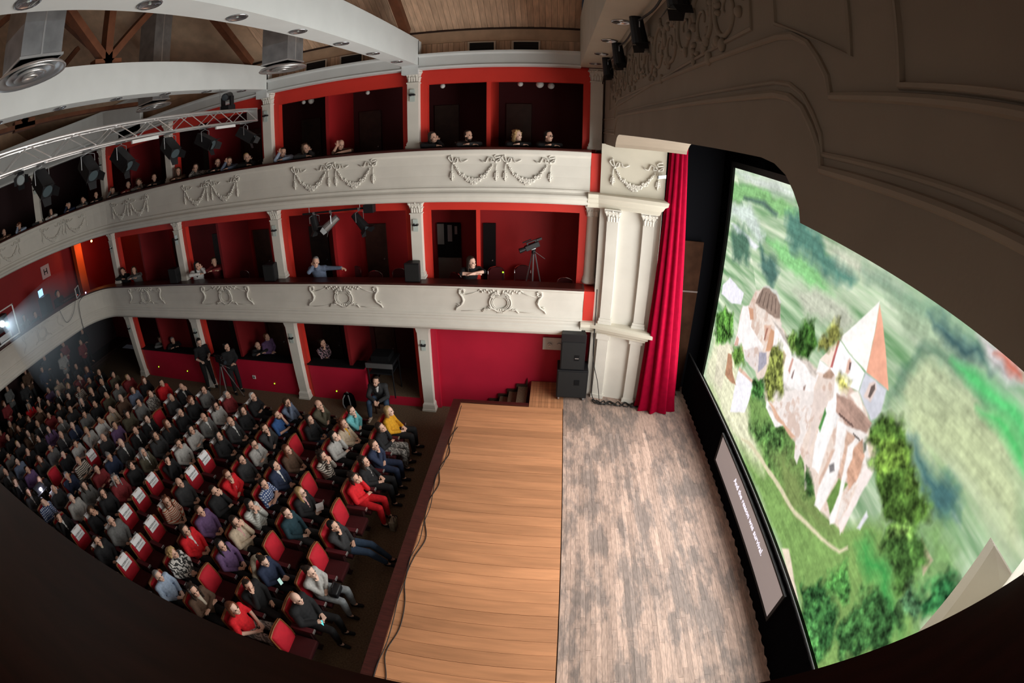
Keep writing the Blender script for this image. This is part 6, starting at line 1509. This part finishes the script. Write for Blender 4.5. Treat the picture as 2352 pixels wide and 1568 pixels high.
a(5,11,'lap_turn','dark red','knit','crop','grey'); a(5,10,'lap','light grey','knit','bob','dark brown',glasses=True); a(5,9,'lap','grey','jacket','bald','grey',front='white'); a(5,8,'crossed','light grey','knit','bob','black'); a(5,7,'lap','light grey','knit','short','brown'); a(5,6,'brow','black','knit','short','dark brown'); a(5,2,'lap','grey','coat','crop','white'); a(5,1,'lap','black','coat','short','dark brown',front='beige'); a(5,0,'lap','dark red','knit','short','brown')
a(6,11,'lap','grey','knit','short','brown'); a(6,10,'lap','black','knit','curly','auburn'); a(6,9,'lap','black','jacket','bun','grey')
rp_ = random.Random(99)
tops = ['black']*7+['dark grey']*6+['grey']*3+['navy','brown','olive','dark red','light grey','white','purple','steel blue','red','striped','patterned grey','beige','blue plaid']
for r in range(len(ROWS)):
    for j in range(12):
        if (r, j) in EMPTY: continue
        k = A.get((r, j))
        if k is None:
            st = rp_.choice(['knit','knit','jacket','jacket','tee','coat']); f = rp_.choice(['white','light grey',None,None]) if st == 'jacket' else None
            k = dict(pose=rp_.choice(['lap']*4+['lap_turn']*2+['crossed','chin','cheek','brow','phone']), top=rp_.choice(tops), style=st, front=f, hs=rp_.choice(['short']*4+['crop','balding','long','long','bob','wavy','bun','curly','bald']), hc=rp_.choice(['dark brown']*3+['black','brown','brown','auburn','blond','grey','grey']), skin=rp_.randrange(3))
        lab = 'person in %s %s, %s, %s row %s from far aisle' % (k['top'], SN[k['style']], hair_words(k['hs'], k['hc']), ORD[r], ORD[11-j])
        person((ROWS[r]+.32+rp_.uniform(-.015,.03), SEATY(j)+rp_.uniform(-.02,.02), 0), rp_.uniform(-.08,.10), label=lab, group='seated audience in the stalls', detail=(r < 7), scale=rp_.uniform(.97,1.05), **k)
# ---------------- spectators in the boxes
def boxp(x, lev, pose, lab, rz=-1.15, dy=0.0, **k):
    z = {'u': Z2F, 'm': Z1F, 'g': 0.0}[lev]
    return person((x-.12, 10.42+dy, z+(.10 if lev == 'm' else 0)), rz, pose, label=lab, group='spectators leaning on the balconies', scale=1.1 if lev == 'm' else 1.0, **k)
U = 'u'
boxp(-.10,U,'lean','person in black with glasses, rightmost head in the upper boxes',hs='short',hc='black',glasses=True)
boxp(-.76,U,'lean','blond person in black leaning in the upper box nearest the proscenium',hs='wavy',hc='blond',skin=1)
boxp(-1.83,U,'lean','bearded person in dark sweater with arms on the upper rail, first bay',top='dark grey',hs='crop',hc='dark brown',beard=True)
boxp(-2.64,U,'lean_cheek','person resting cheek on hand beside the first upper pillar',hs='bob',hc='dark brown')
boxp(-4.86,U,'lean_head','person in dark t-shirt holding the forehead with bare arms, second upper bay',top='brown',style='tee',hs='balding',hc='dark brown')
boxp(-5.88,U,'lean_cheek','person in dark jacket with hand at mouth, second upper bay',top='dark grey',style='jacket',hs='wavy',hc='brown')
boxp(-6.52,U,'lean_head','person in light blue shirt with hand at temple beside the second upper pillar',top='light blue',hs='crop',hc='dark brown')
boxp(-7.75,U,'lean_cheek','blond haired person in the third upper bay beside the second pillar',hs='short',hc='blond',top='black')
boxp(-8.35,U,'lean_head','person in steel blue shirt with raised hand, third upper bay',hs='short',hc='brown',top='steel blue')
boxp(-8.8,U,'lean','person in black near the middle of the third upper bay',hs='crop',hc='brown')
boxp(-9.7,U,'lean_out','person with folded arms in patterned top, third upper bay',hs='bob',hc='dark brown',top='patterned grey')
boxp(-10.5,U,'lean','person in brown beside the third upper pillar',hs='wavy',hc='brown',top='brown')
for i, (x, pz, tp, hs, hc, lb_) in enumerate(((-11.7,'lean','black','short','brown','person in black, rightmost in the fourth upper bay'),(-12.6,'lean_cheek','patterned grey','curly','brown','person in patterned top in the fourth upper bay'),(-13.2,'lean','dark red','crop','grey','person in dark red in the middle of the fourth upper bay'),(-14.2,'lean_head','grey','short','dark brown','person in grey beside the fourth upper pillar'))):
    boxp(x, U, pz, lb_, top=tp, hs=hs, hc=hc, detail=False)
S_ = S0
for i, s in enumerate((.9,1.5,2.1,2.9,3.5,4.3,5.0,5.8,6.5)):
    p, an = on_curve(path2, S0+s); n_ = V((math.sin(an), -math.cos(an)))
    person((p.x-n_.x*.45, p.y-n_.y*.45, Z2F), an-PI/2+.15, ['lean','lean_cheek','lean_head'][i%3], top=['black','grey','navy','white','dark grey','light blue','brown','black','grey'][i], hs=['short','bob','crop','long','short','curly','balding','bob','short'][i], hc=['brown','dark brown','grey','black','brown','auburn','grey','blond','brown'][i], label='person in %s on the curved rear upper balcony, %s from far wall' % (['black','grey','navy','white','dark grey','light blue','brown','black','grey'][i], ORD[i]), group='spectators leaning on the balconies', detail=False)
boxp(-1.78,'m','lean','dark haired person with bare folded arms on the middle rail, first bay',style='tee',hs='long',hc='dark brown',skin=1,rz=-1.2,dy=-.02)
boxp(-5.8,'m','lean_out','person in grey blue shirt stretching an arm along the chairs, middle balcony',top='steel blue',hs='crop',hc='grey',rz=-1.35)
boxp(-10.3,'m','lean_cheek','person in white shirt with long dark hair in the third middle bay',top='white',hs='long',hc='black',rz=-.8)
boxp(-9.75,'m','lean','person in dark red crouching behind the middle rail, third bay',top='dark red',hs='short',hc='brown',dy=.35,detail=False)
boxp(-13.65,'m','lean','dimly lit person in grey in the fourth middle bay',top='grey',hs='bob',hc='brown',detail=False)
boxp(-14.45,'m','lean_cheek','dimly lit person in black beside the fourth middle pillar',top='black',hs='long',hc='dark brown',detail=False)
person((-17.6, 8.75, Z1F+.05), 0.05, 'lap', top='black', hs='curly', hc='black', label='dark silhouette of a person with bushy hair at the control desk', detail=False, trousers='black', scale=1.1)
person((-17.2, 7.2, Z1F), 0.1, 'lap', top='dark grey', hs='short', hc='brown', label='person in dark grey on the rear of the middle balcony beside the projector beam', detail=False)
person((-17.9, 6.9, Z1F), 0.0, 'lap', top='light grey', hs='bob', hc='brown', label='person in light grey in the second line of the rear middle balcony', detail=False)
for i, (x, pz, tp, hs, hc, lb_) in enumerate(((-8.75,'lean','black','balding','grey','bald elderly person in black leaning over the ground floor parapet, third bay'),(-12.9,'lean','black','crop','grey','dim person in black behind the ground floor parapet, fourth bay'),(-13.7,'lean_cheek','grey','short','brown','dim person in grey behind the ground floor parapet, leftmost'))):
    k = boxp(x, 'g', pz, lb_, top=tp, hs=hs, hc=hc, rz=-.7, dy=.40, detail=(i in (0,3))); k.location.z = .20 if i else .24
person((-6.50,10.98,.02), -.35, 'stand_chin', top='floral', hs='bun', hc='dark brown', label='person in floral blouse with hand at mouth behind the ground floor parapet', group='spectators leaning on the balconies')
k = person((-8.55,11.0,.1), -.3, 'stand_fold', top='purple', hs='short', hc='auburn', label='dim person in purple standing behind the bald person in the ground floor box', detail=False, group='spectators leaning on the balconies')
person((-10.88, 10.18, 0), -.55, 'stand', scale=1.08, top='black', style='tee', hs='short', hc='black', trousers='black', skin=1, label='cameraman person in black t-shirt standing beside the tripod in the aisle')
person((-9.62, 10.16, 0), -.5, 'stand_fold', scale=1.07, top='black', style='knit', hs='bun', hc='black', trousers='black', label='person in black standing behind the tripod with folded hands')
k = person((-4.42, 10.02, 0), -1.45, 'knees', scale=1.09, top='dark grey', style='jacket', hs='crop', hc='dark brown', front='white', trousers='denim', beard=True, shoes='beige', label='person in grey jacket and jeans sitting before the ground floor doorway with a phone')
st_ = empty('stool', (-4.42, 10.05, 0)); tag(st_, 'low dark stool under the person sitting by the doorway', 'stool')
MB().box(-.18,.18,-.16,.16,.34,.385).obj('seat', dark_wood, st_)
for sx in (-1,1):
    for sy in (-1,1): MB().box(sx*.15-.02,sx*.15+.02,sy*.13-.02,sy*.13+.02,0,.34).obj('leg', dark_wood, st_)
bk = random.Random(31)
for i in range(13):
    tp = bk.choice(['black','dark grey','navy','grey','dark red','brown','light grey']); hs = bk.choice(['short','crop','long','bob','curly','balding']); hc = bk.choice(['dark brown','brown','black','grey','auburn'])
    person(((-18.55 if i % 2 else -19.35)+bk.uniform(-.1,.1), 10.3-i*.62, 0 if i % 2 else .18), bk.uniform(-.15,.15), bk.choice(['stand_fold','stand']), top=tp, style=bk.choice(['knit','jacket','coat']), hs=hs, hc=hc, detail=False, label='person in %s standing behind the last row, %s from far wall' % (tp, ORD[i]), group='people standing at the rear of the stalls', trousers=bk.choice(['black','dark grey','denim']))
S(MB().box(-20.2,-19.0,-2.4,12.9,0,.18).box(-20.2,-18.95,-2.4,12.9,0,.10).obj('floor_riser', dark_wood), 'low dark riser along the rear wall of the stalls', 'floor')
# ---------------- things held or lying in the stalls
cyan = mat('phone_glow', (.1,.6,.6), .3, emit=(.15,.75,.78), estr=.9)
def phone(loc, rot, lab, m=cyan):
    e = empty('phone', loc); e.rotation_euler = rot; tag(e, lab, 'phone', 'lit phones in the audience')
    MB().box(-.038,.038,-.075,.075,-.004,.003).obj('case', black_plastic, e); MB().box(-.034,.034,-.068,.068,.003,.0045).obj('display', m, e)
phone((-3.25, 3.07, .625), (.2,-.25,.5), 'lit cyan phone held by the bald person in the front row')
phone((-4.235, 3.62, .74), (.1,-.35,.9), 'pale lit phone held by the person in navy in the second row', mat('phone_pale', (.5,.7,.65), .3, emit=(.45,.7,.62), estr=.8))
def booklet(loc, rot, lab):
    e = empty('programme', loc); e.rotation_euler = rot; tag(e, lab, 'booklet', 'programmes in the audience')
    for s in (-1,1): MB().obox((0,s*.055,.012), (.085,0,0), (0,.055,s*.012), (0,0,.003)).obj('page', MATS['paper_white'], e)
booklet((-4.24, 5.59, .70), (0,-.2,.5), 'open printed programme held by the blond person in the second row')
# handbag and coats
hb = empty('handbag', (ROWS[0]+.62, SEATY(3)-.01, .64)); tag(hb, 'black handbag on the lap of the person in light grey in the front row', 'handbag')
link('bag', rounded_box_mesh('bag', .17, .26, .14, black_plastic, .03), hb, (0,0,.07)); MB().tube([(0,-.10,.13),(0,-.06,.24),(0,.06,.24),(0,.10,.13)], .009, 6).obj('strap', black_plastic, hb)
hd_ = empty('fur_coat', (ROWS[1]+.30, SEATY(3), 0)); tag(hd_, 'pale fur trimmed coat draped over the seat behind the person in navy', 'coat')
m = MB()
for k in range(26):
    t = k/25; y_ = -.24+.48*t; z_ = .72+.28*math.sin(PI*t); m.sph((recl(.03,z_), y_, z_), (.06,.055,.06), 8, 6)
for k in range(10): m.sph((recl(.04,.62+.02*k), -.24, .52+.03*k), (.06,.05,.06), 8, 6); m.sph((recl(.04,.62), .24, .52+.03*k), (.06,.05,.06), 8, 6)
o = link('fur', remesh(m, .013, 'fur', None, 1), hd_); slot_ok(o.data); setm(o, mat('fur_beige', (.36,.30,.23), .95, .4, 60))
tb_ = empty('shopping_bag', (ROWS[0]+.95, SEATY(7)-.15, 0)); tag(tb_, 'small pale bag standing on the floor before the front row', 'bag')
link('bag', rounded_box_mesh('bag2', .12, .22, .26, mat('bag_beige', (.30,.26,.20), .8, .3, 12), .02), tb_, (0,0,.13))
for s in (-1,1): MB().tube([(s*.05,-.06,.25),(s*.05,-.03,.36),(s*.05,.03,.36),(s*.05,.06,.25)], .008, 6).obj('handle', dark_wood, tb_)

# ================================================================== HAZE in the projector beam
hz = D.materials.new('haze'); hz.use_nodes = True; nt = hz.node_tree; nt.nodes.clear()
o_ = nt.nodes.new('ShaderNodeOutputMaterial'); vsn = nt.nodes.new('ShaderNodeVolumeScatter'); vsn.inputs['Density'].default_value = 0.12; vsn.inputs['Color'].default_value = (.85,.93,1,1); vsn.inputs['Anisotropy'].default_value = .35
nt.links.new(vsn.outputs[0], o_.inputs['Volume'])
hb_ = MB().cyl((-16.42, 5.35, 4.42), (-10.8, 5.35, 4.25), .12, 1.55, 24).obj('beam_haze', hz)
tag(hb_, 'pale blue haze lit by the film projector at the rear of the hall', 'haze', kind='stuff')
D.scenes.remove(TMP)
light('projector_beam', 'SPOT', (-16.40, 5.35, 4.40), (4, 5.35, 3.9), 260, (.70,.88,1.0), spot=34, radius=.04)
